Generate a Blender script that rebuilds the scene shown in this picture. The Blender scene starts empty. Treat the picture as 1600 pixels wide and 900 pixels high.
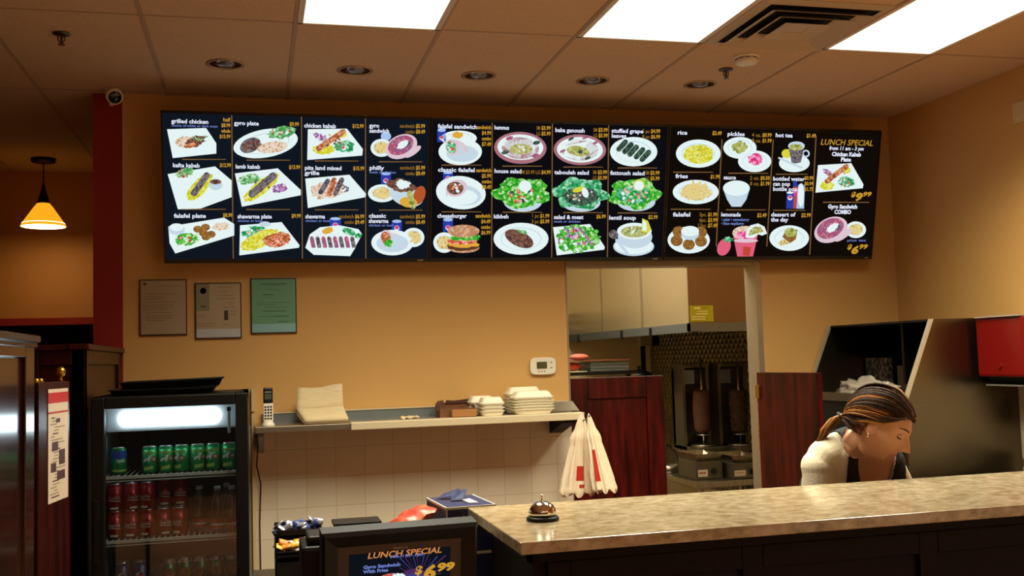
import bpy, bmesh, math, random
from mathutils import Vector, Matrix, Euler, noise
random.seed(7)
scn = bpy.context.scene
COL = scn.collection
PI = math.pi
rad = math.radians

# ------------------------------------------------------------------ camera
EYE = 1.51
F_PX = 1603.3
YAW, PITCH, ROLL = 0.2466, 0.0681, -0.0299
_f = Vector((math.sin(YAW)*math.cos(PITCH), math.cos(YAW)*math.cos(PITCH), math.sin(PITCH)))
_r0 = Vector((math.cos(YAW), -math.sin(YAW), 0)); _u0 = _r0.cross(_f)
_r = _r0*math.cos(ROLL)+_u0*math.sin(ROLL); _u = -_r0*math.sin(ROLL)+_u0*math.cos(ROLL)
cd = bpy.data.cameras.new('camera'); cam = bpy.data.objects.new('camera', cd); COL.objects.link(cam)
cd.sensor_width = 36; cd.lens = 36*F_PX/1600; cd.clip_start = .02; cd.clip_end = 60
M4 = Matrix((_r, _u, -_f)).transposed().to_4x4(); M4.translation = Vector((0, 0, EYE))
cam.matrix_world = M4
scn.camera = cam
scn.view_settings.view_transform = 'Standard'; scn.view_settings.look = 'None'
scn.view_settings.exposure = 0.0; scn.view_settings.gamma = 1.0
scn.view_settings.use_curve_mapping = False

def ray(px, py): return _f+_r*((px-800)/F_PX)-_u*((py-450)/F_PX)
def at(px, py, y=None, z=None, x=None):
    """measured point of the photo on a world plane x=, y= or z="""
    d = ray(px, py)
    t = y/d.y if y is not None else ((z-EYE)/d.z if z is not None else x/d.x)
    return Vector((0, 0, EYE))+d*t

# ------------------------------------------------------------------ world and light levels
PANEL_LIGHT = (1.0, .95, .74); PANEL_W = 1.6        # the diffuser's own glow
TROFFER_W = 43; TROFFER_FILL_W = 95; SPREAD = 125   # the lamps behind the diffuser, watts per fixture
KITCHEN_W = 36.0
PENDANT_W = 9.0
w = bpy.data.worlds.new('world'); scn.world = w; w.use_nodes = True
w.node_tree.nodes['Background'].inputs[0].default_value = (.9, .62, .4, 1)
w.node_tree.nodes['Background'].inputs[1].default_value = .02

# ------------------------------------------------------------------ materials
def lin(h):
    if isinstance(h, tuple): return (*h[:3], 1)
    h = h.lstrip('#'); c = [int(h[i:i+2], 16)/255 for i in (0, 2, 4)]
    return tuple((v/12.92 if v <= .04045 else ((v+.055)/1.055)**2.4) for v in c)+(1,)
_mats = {}
def nodes(m):
    m.use_nodes = True; nt = m.node_tree; return nt, nt.nodes.get('Principled BSDF')
def mat(name, col='#808080', rough=.5, metal=0., spec=.5, col2=None, scale=8., stretch=(1, 1, 1), bump=0., bscale=None, emit=0., coat=0., trans=0., ramp=(.35, .65), detail=4, alpha=1.):
    if name in _mats: return _mats[name]
    m = bpy.data.materials.new(name); _mats[name] = m; nt, b = nodes(m)
    b.inputs['Base Color'].default_value = lin(col); b.inputs['Roughness'].default_value = rough
    b.inputs['Metallic'].default_value = metal; b.inputs['Specular IOR Level'].default_value = spec
    b.inputs['Coat Weight'].default_value = coat; b.inputs['Coat Roughness'].default_value = .08
    b.inputs['Transmission Weight'].default_value = trans; b.inputs['Alpha'].default_value = alpha
    N = nt.nodes; L = nt.links
    if col2 or bump:
        tc = N.new('ShaderNodeTexCoord'); mp = N.new('ShaderNodeMapping'); mp.inputs['Scale'].default_value = stretch
        L.new(tc.outputs['Object'], mp.inputs['Vector'])
    if col2:
        no = N.new('ShaderNodeTexNoise'); no.inputs['Scale'].default_value = scale; no.inputs['Detail'].default_value = detail
        cr = N.new('ShaderNodeValToRGB'); cr.color_ramp.elements[0].position = ramp[0]; cr.color_ramp.elements[1].position = ramp[1]
        cr.color_ramp.elements[0].color = lin(col); cr.color_ramp.elements[1].color = lin(col2)
        L.new(mp.outputs[0], no.inputs['Vector']); L.new(no.outputs['Fac'], cr.inputs['Fac']); L.new(cr.outputs['Color'], b.inputs['Base Color'])
    if bump:
        n2 = N.new('ShaderNodeTexNoise'); n2.inputs['Scale'].default_value = bscale or scale; n2.inputs['Detail'].default_value = 3
        bp = N.new('ShaderNodeBump'); bp.inputs['Strength'].default_value = bump; bp.inputs['Distance'].default_value = .01
        L.new(mp.outputs[0], n2.inputs['Vector']); L.new(n2.outputs['Fac'], bp.inputs['Height']); L.new(bp.outputs[0], b.inputs['Normal'])
    if emit:
        b.inputs['Emission Color'].default_value = lin(col); b.inputs['Emission Strength'].default_value = emit
    return m
def emat(name, col, k=1.0, col2=None, col3=None, scale=60):
    """a lit pixel colour of a screen, optionally mottled"""
    if name in _mats: return _mats[name]
    m = bpy.data.materials.new(name); _mats[name] = m; m.use_nodes = True; nt = m.node_tree; nt.nodes.clear(); N = nt.nodes; L = nt.links
    o = N.new('ShaderNodeOutputMaterial'); e = N.new('ShaderNodeEmission'); e.inputs['Strength'].default_value = k
    e.inputs['Color'].default_value = lin(col); L.new(e.outputs[0], o.inputs['Surface'])
    if col2:
        tc = N.new('ShaderNodeTexCoord'); v = N.new('ShaderNodeTexVoronoi'); v.inputs['Scale'].default_value = scale
        sp = N.new('ShaderNodeSeparateColor')
        cr = N.new('ShaderNodeValToRGB'); cr.color_ramp.interpolation = 'EASE'
        cr.color_ramp.elements[0].color = lin(col); cr.color_ramp.elements[0].position = .2
        cr.color_ramp.elements[1].color = lin(col2); cr.color_ramp.elements[1].position = .6
        if col3:
            q = cr.color_ramp.elements.new(.9); q.color = lin(col3)
        L.new(tc.outputs['Object'], v.inputs['Vector']); L.new(v.outputs['Color'], sp.inputs[0]); L.new(sp.outputs[0], cr.inputs['Fac']); L.new(cr.outputs['Color'], e.inputs['Color'])
    return m
def glassmat(name, tint=(1, 1, 1), gloss=.12, rough=.02):
    if name in _mats: return _mats[name]
    m = bpy.data.materials.new(name); _mats[name] = m; m.use_nodes = True; nt = m.node_tree; nt.nodes.clear(); N = nt.nodes; L = nt.links
    o = N.new('ShaderNodeOutputMaterial'); t = N.new('ShaderNodeBsdfTransparent'); g = N.new('ShaderNodeBsdfGlossy'); mx = N.new('ShaderNodeMixShader'); fr = N.new('ShaderNodeFresnel')
    t.inputs[0].default_value = (*tint, 1); g.inputs['Roughness'].default_value = rough; fr.inputs[0].default_value = 1.45
    ml = N.new('ShaderNodeMath'); ml.operation = 'MULTIPLY_ADD'; ml.inputs[1].default_value = .6; ml.inputs[2].default_value = gloss-.024
    L.new(fr.outputs[0], ml.inputs[0]); L.new(ml.outputs[0], mx.inputs[0]); L.new(t.outputs[0], mx.inputs[1]); L.new(g.outputs[0], mx.inputs[2]); L.new(mx.outputs[0], o.inputs['Surface'])
    return m

WOOD = mat('cherry_wood', '#3a0a06', .34, col2='#1c0403', scale=5, stretch=(5, 5, .5), coat=.1, spec=.2)
WOOD_RED = mat('cherry_wood_bright', '#52100a', .34, col2='#270604', scale=5, stretch=(5, 5, .6), coat=.06, spec=.2)
WOOD_DK = mat('dark_wood', '#351009', .22, col2='#210805', scale=4, stretch=(5, 5, .5), coat=.5)
WALL = mat('tan_wall_paint', '#cd9e5a', .62, bump=.05, bscale=160)
WALL_DIN = mat('amber_wall_paint', '#b97a35', .7, bump=.05, bscale=160)
REDP = mat('red_paint', '#8c1208', .6)
CEIL = mat('ceiling_tile', '#cdb091', .9, col2='#c2a586', scale=90, bump=.12, bscale=200)
TBAR = mat('ceiling_grid_paint', '#a98f76', .7)
STEEL = mat('brushed_steel', '#b3aca0', .28, 1., col2='#948b7d', scale=3, stretch=(30, 30, 1))
STEEL_H = mat('steel_soft', '#c2bbae', .34, 1., bump=.05, bscale=3)
STEEL_D = mat('steel_worn', '#77746c', .35, 1., col2='#5b574f', scale=12)
BLACKP = mat('black_plastic', '#070707', .42, spec=.3)
BLACKM = mat('black_matte', '#070707', .7)
WHITEP = mat('white_plastic', '#e4dcc8', .4)
CHROME = mat('chrome', '#e2ddd4', .07, 1.)
BRASS = mat('brass', '#c39a35', .25, 1.)

# ------------------------------------------------------------------ mesh builder
class MB:
    def __init__(s): s.v = []; s.f = []; s.m = []; s.mats = []; s.sm = []
    def mi(s, m):
        if m not in s.mats: s.mats.append(m)
        return s.mats.index(m)
    def add(s, vs, fs, m, smooth=False, X=None):
        o = len(s.v); i = s.mi(m)
        for p in vs: s.v.append((X@Vector(p)) if X else Vector(p))
        for f in fs: s.f.append([o+k for k in f]); s.m.append(i); s.sm.append(smooth)
    def box(s, lo, hi, m, bev=0., X=None):
        lo = Vector(lo); hi = Vector(hi)
        lo, hi = Vector([min(a, b) for a, b in zip(lo, hi)]), Vector([max(a, b) for a, b in zip(lo, hi)])
        if bev > 0:
            bm = bmesh.new(); bmesh.ops.create_cube(bm, size=1)
            for q in bm.verts: q.co = Vector([(lo[k]+hi[k])/2+q.co[k]*(hi[k]-lo[k]) for k in range(3)])
            bev = min(bev, min(hi-lo)*.45)
            bmesh.ops.bevel(bm, geom=bm.edges[:], offset=bev, segments=2, affect='EDGES', profile=.6)
            bm.verts.index_update(); s.add([q.co.copy() for q in bm.verts], [[q.index for q in f.verts] for f in bm.faces], m, False, X); bm.free(); return s
        a, b, c = lo; d, e, f = hi
        s.add([(a, b, c), (d, b, c), (d, e, c), (a, e, c), (a, b, f), (d, b, f), (d, e, f), (a, e, f)],
              [(0, 3, 2, 1), (4, 5, 6, 7), (0, 1, 5, 4), (1, 2, 6, 5), (2, 3, 7, 6), (3, 0, 4, 7)], m, False, X); return s
    def lathe(s, prof, m, c=(0, 0, 0), n=24, axis='z', smooth=True, X=None, caps=True, sx=1, sy=1):
        vs = []; fs = []
        for r, h in prof:
            for k in range(n):
                a = 2*PI*k/n; p = (r*math.cos(a)*sx, r*math.sin(a)*sy, h)
                if axis == 'x': p = (p[2], p[0], p[1])
                if axis == 'y': p = (p[0], p[2], p[1])
                vs.append((p[0]+c[0], p[1]+c[1], p[2]+c[2]))
        for i in range(len(prof)-1):
            for k in range(n):
                q = (k+1) % n; f = (i*n+k, i*n+q, (i+1)*n+q, (i+1)*n+k); fs.append(f if axis != 'y' else f[::-1])
        if caps:
            fs.append(tuple(range(n))[::-1] if axis != 'y' else tuple(range(n))); t = tuple(range((len(prof)-1)*n, len(prof)*n)); fs.append(t if axis != 'y' else t[::-1])
        s.add(vs, fs, m, smooth, X); return s
    def cyl(s, c, r, h, m, n=24, axis='z', X=None): return s.lathe([(r, 0), (r, h)], m, c, n, axis, False, X)
    def ball(s, c, r, m, n=16, X=None):
        r = (r, r, r) if not hasattr(r, '__len__') else r
        vs = []; fs = []; k2 = n//2
        for i in range(k2+1):
            t = PI*i/k2
            for k in range(n):
                a = 2*PI*k/n; vs.append((c[0]+r[0]*math.sin(t)*math.cos(a), c[1]+r[1]*math.sin(t)*math.sin(a), c[2]-r[2]*math.cos(t)))
        for i in range(k2):
            for k in range(n): q = (k+1) % n; fs.append((i*n+k, i*n+q, (i+1)*n+q, (i+1)*n+k))
        s.add(vs, fs, m, True, X); return s
    def tube(s, pts, rs, m, n=10, X=None, flat=1., caps=True):
        pts = [Vector(p) for p in pts]; rs = rs if hasattr(rs, '__len__') else [rs]*len(pts)
        vs = []; fs = []; up = None
        for i, p in enumerate(pts):
            t = (pts[min(i+1, len(pts)-1)]-pts[max(i-1, 0)]).normalized()
            if up is None: up = Vector((0, 0, 1)) if abs(t.z) < .9 else Vector((0, 1, 0))
            u = (up-t*up.dot(t)).normalized(); up = u; w_ = t.cross(u)
            for k in range(n):
                a = 2*PI*k/n; vs.append(p+(u*math.sin(a)*flat+w_*math.cos(a))*rs[i])
        for i in range(len(pts)-1):
            for k in range(n): q = (k+1) % n; fs.append((i*n+k, i*n+q, (i+1)*n+q, (i+1)*n+k))
        if caps: fs.append(tuple(range(n))[::-1]); fs.append(tuple(range((len(pts)-1)*n, len(pts)*n)))
        s.add(vs, fs, m, True, X); return s
    def prism(s, pts, d, m, X=None):
        """closed polygon pts (3D, coplanar) extruded by vector d"""
        n = len(pts); vs = [Vector(p) for p in pts]+[Vector(p)+Vector(d) for p in pts]
        fs = [tuple(range(n)), tuple(range(n, 2*n))[::-1]]+[(k, k+n, (k+1) % n+n, (k+1) % n) for k in range(n)]
        s.add(vs, fs, m, False, X); return s
    def quad(s, pts, m, X=None): s.add(pts, [tuple(range(len(pts)))], m, False, X); return s
    def build(s, name, parent=None, bevel=0., keep=False):
        me = bpy.data.meshes.new(name); off = Vector((0, 0, 0))
        if parent is not None and not keep: off = parent_origin(parent)
        me.from_pydata([tuple(p-off) for p in s.v], [], s.f)
        for m in s.mats: me.materials.append(m)
        for i, p in enumerate(me.polygons): p.material_index = s.m[i]; p.use_smooth = s.sm[i]
        bm = bmesh.new(); bm.from_mesh(me); bmesh.ops.recalc_face_normals(bm, faces=bm.faces[:]); bm.to_mesh(me); bm.free()
        me.update(); o = bpy.data.objects.new(name, me); COL.objects.link(o)
        if parent is not None: o.parent = parent
        if bevel: b = o.modifiers.new('bevel', 'BEVEL'); b.width = bevel; b.segments = 2; b.limit_method = 'ANGLE'
        return o
def parent_origin(p):
    o = Vector((0, 0, 0))
    while p is not None: o += Vector(p.location); p = p.parent
    return o
def thing(name, label, cat, loc=(0, 0, 0), rz=0, group=None):
    o = bpy.data.objects.new(name, None); COL.objects.link(o); o.location = loc; o.rotation_euler = (0, 0, rz); o.empty_display_size = .05
    return tag(o, label, cat, group)
def tag(o, label, cat, group=None):
    o['label'] = label; o['category'] = cat
    if group: o['group'] = group
    return o
def struct(name, mb, **k):
    o = mb.build(name, **k); o['kind'] = 'structure'; return o
def rebase(o, loc):
    """put a world-built single-mesh thing's origin at loc"""
    loc = Vector(loc); o.data.transform(Matrix.Translation(-loc)); o.location = loc; return o
def copy_tree(o, loc=None, rz=None, label=None, parent=None):
    c = o.copy(); COL.objects.link(c)
    if parent is not None: c.parent = parent
    if loc is not None: c.location = loc
    if rz is not None: c.rotation_euler = (0, 0, rz)
    if label: c['label'] = label
    for ch in list(o.children): copy_tree(ch, parent=c)
    return c

_txt = {}
def text_mesh(s, bold=.0, res=2):
    key = (s, bold)
    if key in _txt: return _txt[key]
    cu = bpy.data.curves.new('t', 'FONT'); cu.body = s; cu.size = 1; cu.offset = bold; cu.resolution_u = res; cu.fill_mode = 'FRONT'
    ob = bpy.data.objects.new('t', cu); COL.objects.link(ob)
    me = bpy.data.meshes.new_from_object(ob)
    vs = [(v.co.x, v.co.y) for v in me.vertices]; fs = [tuple(p.vertices) for p in me.polygons]
    bpy.data.objects.remove(ob); bpy.data.curves.remove(cu); bpy.data.meshes.remove(me)
    wd = max([v[0] for v in vs]) if vs else 0
    _txt[key] = (vs, fs, wd); return _txt[key]

# ------------------------------------------------------------------ room shell
D = 5.544; H = 2.93; RX = 3.84; X0 = -.4272; T = .6096; PY = D-1.2743   # back wall, ceiling, right wall, grid origin, panel row
OX0, OX1, OZ = 1.711, 2.885, 2.02; WT = .12
def wallbox(a, b, m): mb = MB(); mb.box(a, b, m); return mb
TILE_TOP = 1.2
mb = MB(); mb.box((-.65, D, TILE_TOP), (OX0, D+WT, H), WALL); mb.box((OX0, D, OZ), (OX1, D+WT, H), WALL); mb.box((OX1, D, TILE_TOP), (RX+.1, D+WT, H), WALL)
struct('wall_back', mb)
def tilemat():
    m = bpy.data.materials.new('cream_wall_tile'); nt, b = nodes(m); N = nt.nodes; L = nt.links
    tc = N.new('ShaderNodeTexCoord'); sp = N.new('ShaderNodeSeparateXYZ'); L.new(tc.outputs['Object'], sp.inputs[0])
    ad = N.new('ShaderNodeMath'); ad.operation = 'ADD'; L.new(sp.outputs[0], ad.inputs[0]); L.new(sp.outputs[1], ad.inputs[1])
    cb = N.new('ShaderNodeCombineXYZ'); L.new(ad.outputs[0], cb.inputs[0]); L.new(sp.outputs[2], cb.inputs[1])
    br = N.new('ShaderNodeTexBrick'); br.offset = 0; br.inputs['Scale'].default_value = 1; br.inputs['Brick Width'].default_value = .1524; br.inputs['Row Height'].default_value = .1524
    br.inputs['Mortar Size'].default_value = .0016; br.inputs['Mortar Smooth'].default_value = .3
    br.inputs['Color1'].default_value = lin('#d8ccb4'); br.inputs['Color2'].default_value = lin('#d2c5ab'); br.inputs['Mortar'].default_value = lin('#b3a48a')
    L.new(cb.outputs[0], br.inputs['Vector']); L.new(br.outputs['Color'], b.inputs['Base Color']); b.inputs['Roughness'].default_value = .3
    bp = N.new('ShaderNodeBump'); bp.inputs['Strength'].default_value = .25; bp.inputs['Distance'].default_value = .002; bp.invert = True
    L.new(br.outputs['Fac'], bp.inputs['Height']); L.new(bp.outputs[0], b.inputs['Normal']); return m
TILE = tilemat()
mb = MB(); mb.box((-.65, D-.006, 0), (OX0, D+WT, TILE_TOP), TILE); mb.box((OX1, D-.006, 0), (RX, D+WT, TILE_TOP), TILE); struct('wall_back_tiled', mb)
mb = MB(); mb.box((RX, -4, 1.3), (RX+.1, D, H), WALL); mb.box((RX-.006, -4, 0), (RX+.1, D-.006, 1.3), TILE); struct('wall_right', mb)
struct('wall_front', wallbox((-4.1, -4.1, 0), (RX+.1, -4, H), mat('dark_front_wall', '#2c1c12', .8)))
struct('wall_left', wallbox((-4.1, -4, 0), (-4, 7.8, H), WALL_DIN))
FLOORM = mat('brown_floor_tile', '#8a5a38', .35, col2='#6b4228', scale=3)
struct('floor', wallbox((-4.1, -4.1, -.1), (4.1, 9.4, 0), FLOORM))
# red column at the end of the back wall
struct('trim_1', wallbox((-.792, D, 0), (-.65, D+.35, H), REDP))
# dining side beyond: header wall over a dark passage
YD = 7.8; zt = at(70, 497, y=YD).z; zb = at(70, 508, y=YD).z
struct('wall_dining', wallbox((-4, YD, zt), (-.4, YD+.12, H), WALL_DIN))
mb = MB(); mb.box((-4, YD-.02, zb), (-.4, YD+.12, zt), REDP); struct('trim_2', mb)
DK = mat('dark_passage_wall', '#2a1710', .8)
mb = MB(); mb.box((-4, 9.2, 0), (-.3, 9.3, H), DK); mb.box((-.65, D+.35, 0), (-.53, 9.2, H), DK); mb.box((-4, YD+.12, zt), (-.65, 9.2, zt+.05), DK); struct('wall_passage', mb)
# ceiling with grid
mb = MB(); mb.box((-4.1, -4.1, H), (4.1, 9.4, H+.08), CEIL); struct('ceiling', mb)
mb = MB()
for k in range(-6, 9):
    x = X0+k*T
    if x > RX-.02 or x < -3.98: continue
    y1 = D if x > -.65 else YD
    if -.792 < x < -.65: y1 = D
    mb.box((x-.009, -3.9, H-.003), (x+.009, y1, H+.001), TBAR)
for j in range(-6, 2):
    y = PY+j*2*T
    if y < -3.9: continue
    mb.box((-3.9, y-.006, H-.0015), (RX-.01, y+.006, H+.001), TBAR)
struct('trim_3', mb)

# ------------------------------------------------------------------ ceiling panels
PE = bpy.data.materials.new('light_panel_diffuser'); PE.use_nodes = True; nt = PE.node_tree; nt.nodes.clear()
o_ = nt.nodes.new('ShaderNodeOutputMaterial'); e_ = nt.nodes.new('ShaderNodeEmission'); e_.inputs[0].default_value = (*PANEL_LIGHT, 1); e_.inputs[1].default_value = PANEL_W
nt.links.new(e_.outputs[0], o_.inputs[0])
FRM = mat('fixture_frame', '#cdbfae', .5)
def light_panel(k, y1, label, group=None):
    a = X0+k*T; c = (a+T/2, y1-T, H)
    t = thing('ceiling_light_panel', label, 'ceiling light', c, 0, group)
    m = MB(); x0, x1, y0 = a+.004, a+T-.004, y1-2*T
    for lo, hi in (((x0, y0, H-.006), (x0+.024, y1, H)), ((x1-.024, y0, H-.006), (x1, y1, H)), ((x0, y0, H-.006), (x1, y0+.02, H)), ((x0, y1-.012, H-.006), (x1, y1, H))): m.box(lo, hi, FRM)
    m.build('frame', t)
    m = MB(); m.box((x0+.022, y0+.018, H-.004), (x1-.022, y1-.010, H-.001), PE); m.build('diffuser', t)
    ld = bpy.data.lights.new('troffer_lamp', 'AREA'); ld.shape = 'RECTANGLE'; ld.size = T-.05; ld.size_y = 2*T-.04; ld.energy = TROFFER_W if y1 == PY else TROFFER_FILL_W; ld.color = PANEL_LIGHT; ld.spread = rad(SPREAD)
    lo = bpy.data.objects.new('troffer_lamp', ld); COL.objects.link(lo); lo.parent = t; lo.location = (0, 0, -.007)
    return t
light_panel(1, PY, 'bright rectangular ceiling light panel above the leftmost menu screen')
light_panel(3, PY, 'bright rectangular ceiling light panel just left of the air vent')
light_panel(5, PY, 'bright rectangular ceiling light panel just right of the air vent')
for k in (-1, 1, 3, 5): light_panel(k, PY-8*T, 'unseen ceiling light panel added as fill over the queue side', 'added fill panels behind the viewer')  # unseen row added as fill, run brighter to lift the tiles under the shelf

# air diffuser
def vent():
    x0 = X0+4*T; c = Vector((x0+T/2, PY-T/2, H)); t = thing('air_vent', 'square stepped ceiling air vent between two light panels', 'vent', c)
    VM = mat('vent_paint', '#b9a68e', .5)
    def ring(a, b, z0, z1, m_, mb):
        P = [(-a, -a, z0), (a, -a, z0), (a, a, z0), (-a, a, z0), (-b, -b, z1), (b, -b, z1), (b, b, z1), (-b, b, z1)]
        mb.add([Vector(p)+c for p in P], [(0, 1, 5, 4), (1, 2, 6, 5), (2, 3, 7, 6), (3, 0, 4, 7)], m_)
    m = MB(); ring(.298, .255, -.004, -.012, VM, m); ring(.298, .298, 0, -.004, VM, m); m.build('frame', t)
    m = MB(); m.box(c+Vector((-.26, -.26, -.0035)), c+Vector((.26, .26, -.001)), mat('vent_cavity', '#120c08', .9)); m.build('throat', t)
    for a, b, nm in ((.247, .190, 'louver'), (.178, .125, 'louver'), (.112, .0, 'louver')):
        m = MB(); ring(a, b, -.034, -.006, VM, m)
        if b == 0:
            m = MB(); ring(a, .05, -.034, -.018, VM, m); ring(.05, .001, -.018, -.018, VM, m)
        o = m.build(nm, t); sd = o.modifiers.new('s', 'SOLIDIFY'); sd.thickness = .0015
vent()
# recessed downlights (off), sprinklers, detector, camera
def lights():
    base = None
    txt = ['above the left end of the leftmost menu screen', 'above the right half of the leftmost menu screen', 'above the left half of the middle menu screen', 'above the right half of the middle menu screen', 'beside the sprinkler, nearest the right wall']
    for i, (px, py) in enumerate([(352, 100), (555, 110), (748, 118), (926, 126), (1094, 132)]):
        p = at(px, py, z=H)
        if base is None:
            t = thing('recessed_downlight', '', 'downlight', p, 0, 'row of unlit recessed downlights')
            m = MB(); m.lathe([(.088, 0), (.088, -.004), (.078, -.006), (.072, -.002), (.072, 0)], mat('downlight_ring', '#b0906a', .35, .5), p, 32, caps=False); m.build('trim_ring', t)
            m = MB(); m.lathe([(.0725, -.002), (.06, -.0012), (.045, -.0009)], CHROME, p, 32, caps=False); m.build('reflector', t)
            m = MB(); m.lathe([(.0001, -.016), (.02, -.015), (.036, -.010), (.045, -.001)], mat('frosted_bulb', '#77757a', .15, .4), p, 24, caps=False); m.build('bulb', t); base = t
        else: t = copy_tree(base, p)
        t['label'] = 'chrome recessed downlight, unlit, '+txt[i]
lights()
def sprinkler(px, py, label):
    p = at(px, py, z=H); t = thing('fire_sprinkler', label, 'sprinkler', p)
    m = MB(); m.lathe([(.036, 0), (.034, -.006), (.014, -.010)], STEEL_D, p, 24); m.build('escutcheon', t)
    m = MB(); m.cyl(p+Vector((0, 0, -.04)), .006, .034, STEEL_D, 10)
    m.tube([p+Vector((-.012, 0, -.01)), p+Vector((-.014, 0, -.03)), p+Vector((0, 0, -.046))], .0025, STEEL_D, 8); m.tube([p+Vector((.012, 0, -.01)), p+Vector((.014, 0, -.03)), p+Vector((0, 0, -.046))], .0025, STEEL_D, 8)
    m.cyl(p+Vector((0, 0, -.05)), .014, .003, STEEL_D, 16); m.build('head', t)
sprinkler(96, 52, 'small dark ceiling sprinkler at upper left over the dining side')
sprinkler(1134, 108, 'small dark ceiling sprinkler beside the smoke detector')
p = at(1166, 88, z=H); t = thing('smoke_detector', 'round white smoke detector on the ceiling below the air vent', 'smoke detector', p)
m = MB(); m.lathe([(.062, 0), (.062, -.008), (.054, -.011)], WHITEP, p, 32); m.build('base', t)
m = MB(); m.lathe([(.054, -.0112), (.054, -.03), (.048, -.038), (.02, -.041), (.001, -.041)], WHITEP, p, 32)
for k in range(10):
    a = k*PI/5; X = Matrix.Translation(p)@Matrix.Rotation(a, 4, 'Z'); m.box((.0535, -.011, -.019), (.0546, .011, -.016), BLACKM, X=X)
m.build('cover', t)

# ------------------------------------------------------------------ pictures shown on screens
class Pic:
    """flat picture on a screen plane; coordinates measured on the photo, mapped onto the plane"""
    def __init__(s, O, U, N):
        s.O = Vector(O); s.U = Vector(U).normalized(); s.N = Vector(N).normalized(); s.V = s.N.cross(s.U).normalized(); s.mb = MB(); s.l = 1
    def P(s, px, py):
        d = ray(px, py); c = Vector((0, 0, EYE)); t = (s.O-c).dot(s.N)/d.dot(s.N); return c+d*t
    def off(s): return s.N*(.0005+.0004*s.l)
    def poly(s, pts, m, l=None):
        if l is not None: s.l = l
        s.mb.quad([s.P(*p)+s.off() for p in pts], m); s.l += 1
    def oval(s, cx, cy, rx, ry, m, rot=0, n=28, wob=0, lobes=0, seed=1):
        R = random.Random(seed*7+int(cx)); a0 = rad(rot); pts = []
        ph = R.random()*6
        for k in range(n):
            a = 2*PI*k/n; q = 1+(wob*(R.random()-.5) if wob else 0)+(.12*math.sin(lobes*a+ph) if lobes else 0)
            x, y = rx*math.cos(a)*q, ry*math.sin(a)*q
            pts.append((cx+x*math.cos(a0)+y*math.sin(a0), cy-x*math.sin(a0)+y*math.cos(a0)))
        s.poly(pts, m)
    def caps(s, x0, y0, x1, y1, r, m, n=6):
        a = math.atan2(y1-y0, x1-x0); pts = []
        for k in range(n+1): t = a+PI/2+PI*k/n; pts.append((x0+r*math.cos(t), y0+r*math.sin(t)))
        for k in range(n+1): t = a-PI/2+PI*k/n; pts.append((x1+r*math.cos(t), y1+r*math.sin(t)))
        s.poly(pts, m)
    def text(s, tx, x, y, h, m, xs=.72, align='l', bold=.03, sh=0., l=9, width=None):
        vs, fs, wd = text_mesh(tx, bold); O = s.P(x, y); k = (s.P(x, y-5)-O).dot(s.V)/5; H_ = h*k*1.35
        if width: xs = width*((s.P(x+5, y)-O).length/5)/(H_*wd)
        dx = {'l': 0, 'r': -wd, 'c': -wd/2}[align]; nn = s.N*(.0005+.0004*l)
        s.mb.add([O+s.U*((a+dx+sh*b)*H_*xs)+s.V*(b*H_)+nn for a, b in vs], fs, m)

E_ = emat
EW = E_('lit_plate_white', '#e4f4f4'); EW2 = E_('lit_plate_shade', '#c3d8e4'); ET = E_('lit_text_white', '#e6ecff'); ETB = E_('lit_text_blue', '#6c7fc8'); EO = E_('lit_text_gold', '#c8952c'); EOD = E_('lit_text_amber', '#9c6f24')
EL = E_('lit_gold_rule', '#7c5a34'); EG = E_('lit_greens', '#3f8f4a', 1, '#7cc07a', '#c8e0c0', 110); EGL = E_('lit_lettuce', '#1f8a4c', 1, '#4fb47e', '#a5dcb8', 70); EGD = E_('lit_lettuce_bright', '#2a9a22', 1, '#56bf3c', '#b7e29a', 70)
ERICE = E_('lit_yellow_rice', '#c9c21c', 1, '#dede3a', '#eee890', 130); EPR = E_('lit_pale_rice', '#e0cfb4', 1, '#ecdcd0', '#c9966e', 120)
EMT = E_('lit_brown_meat', '#6d4334', 1, '#8c6555', '#4d3434', 110); EMO = E_('lit_orange_meat', '#9c4f2c', 1, '#c9774b', '#e0a27c', 110); EMD = E_('lit_grey_meat', '#6a6270', 1, '#857f78', '#473c48', 110)
ER = E_('lit_red', '#c04838'); ERD = E_('lit_tomato', '#c8452a', 1, '#e27860', '#f0c8b0', 120); EP = E_('lit_purple_onion', '#8c4a8a', 1, '#b987ba', '#e4d6ee', 120)
EFR = E_('lit_fries', '#d8c07c', 1, '#eee0b0', '#b89848', 120); EBL = E_('lit_blue_can', '#2b3da4'); EBL2 = E_('lit_can_top', '#a8c4ee'); EPK = E_('lit_pink', '#d04a8a'); ERO = E_('lit_rose_rim', '#a8707c')
EBR = E_('lit_falafel', '#8a5c2c', 1, '#a5783c', '#6c4a20', 140); EMG = E_('lit_magenta', '#d8307a', 1, '#ee6aa0', '#f4a8c8', 70); ELM = E_('lit_lemon', '#d8d440'); EDK = E_('lit_dark_green', '#2e4a3c', 1, '#55705c', '#1f2c2c', 110)
EPI = E_('lit_pita', '#dcc4d0'); ERR = E_('lit_meat_ring', '#b05070', 1, '#8a5c84', '#c87888', 90); EBUN = E_('lit_bun', '#b9825c', 1, '#c9926c', '#d8b090', 90); EBK = E_('lit_black', '#08080c')
EB1 = E_('lit_screen_blue_black', '#10161f'); EB2 = E_('lit_screen_black', '#0d0c10'); EB3 = E_('lit_screen_brown_black', '#110b08')
EBUNO = E_('lit_bun_orange', '#b4562a'); EPKL = E_('lit_pickle', '#a8ae54', 1, '#c2c680', '#7c8438', 60); EST = E_('lit_strawberry', '#e0607c'); ECHZ = E_('lit_cheese', '#e0a838'); EPTY = E_('lit_patty', '#5c3a28'); EOLV = E_('lit_olive_oil', '#a8a850', 1, '#c9c888', '#8a8c4a', 90)

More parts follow.
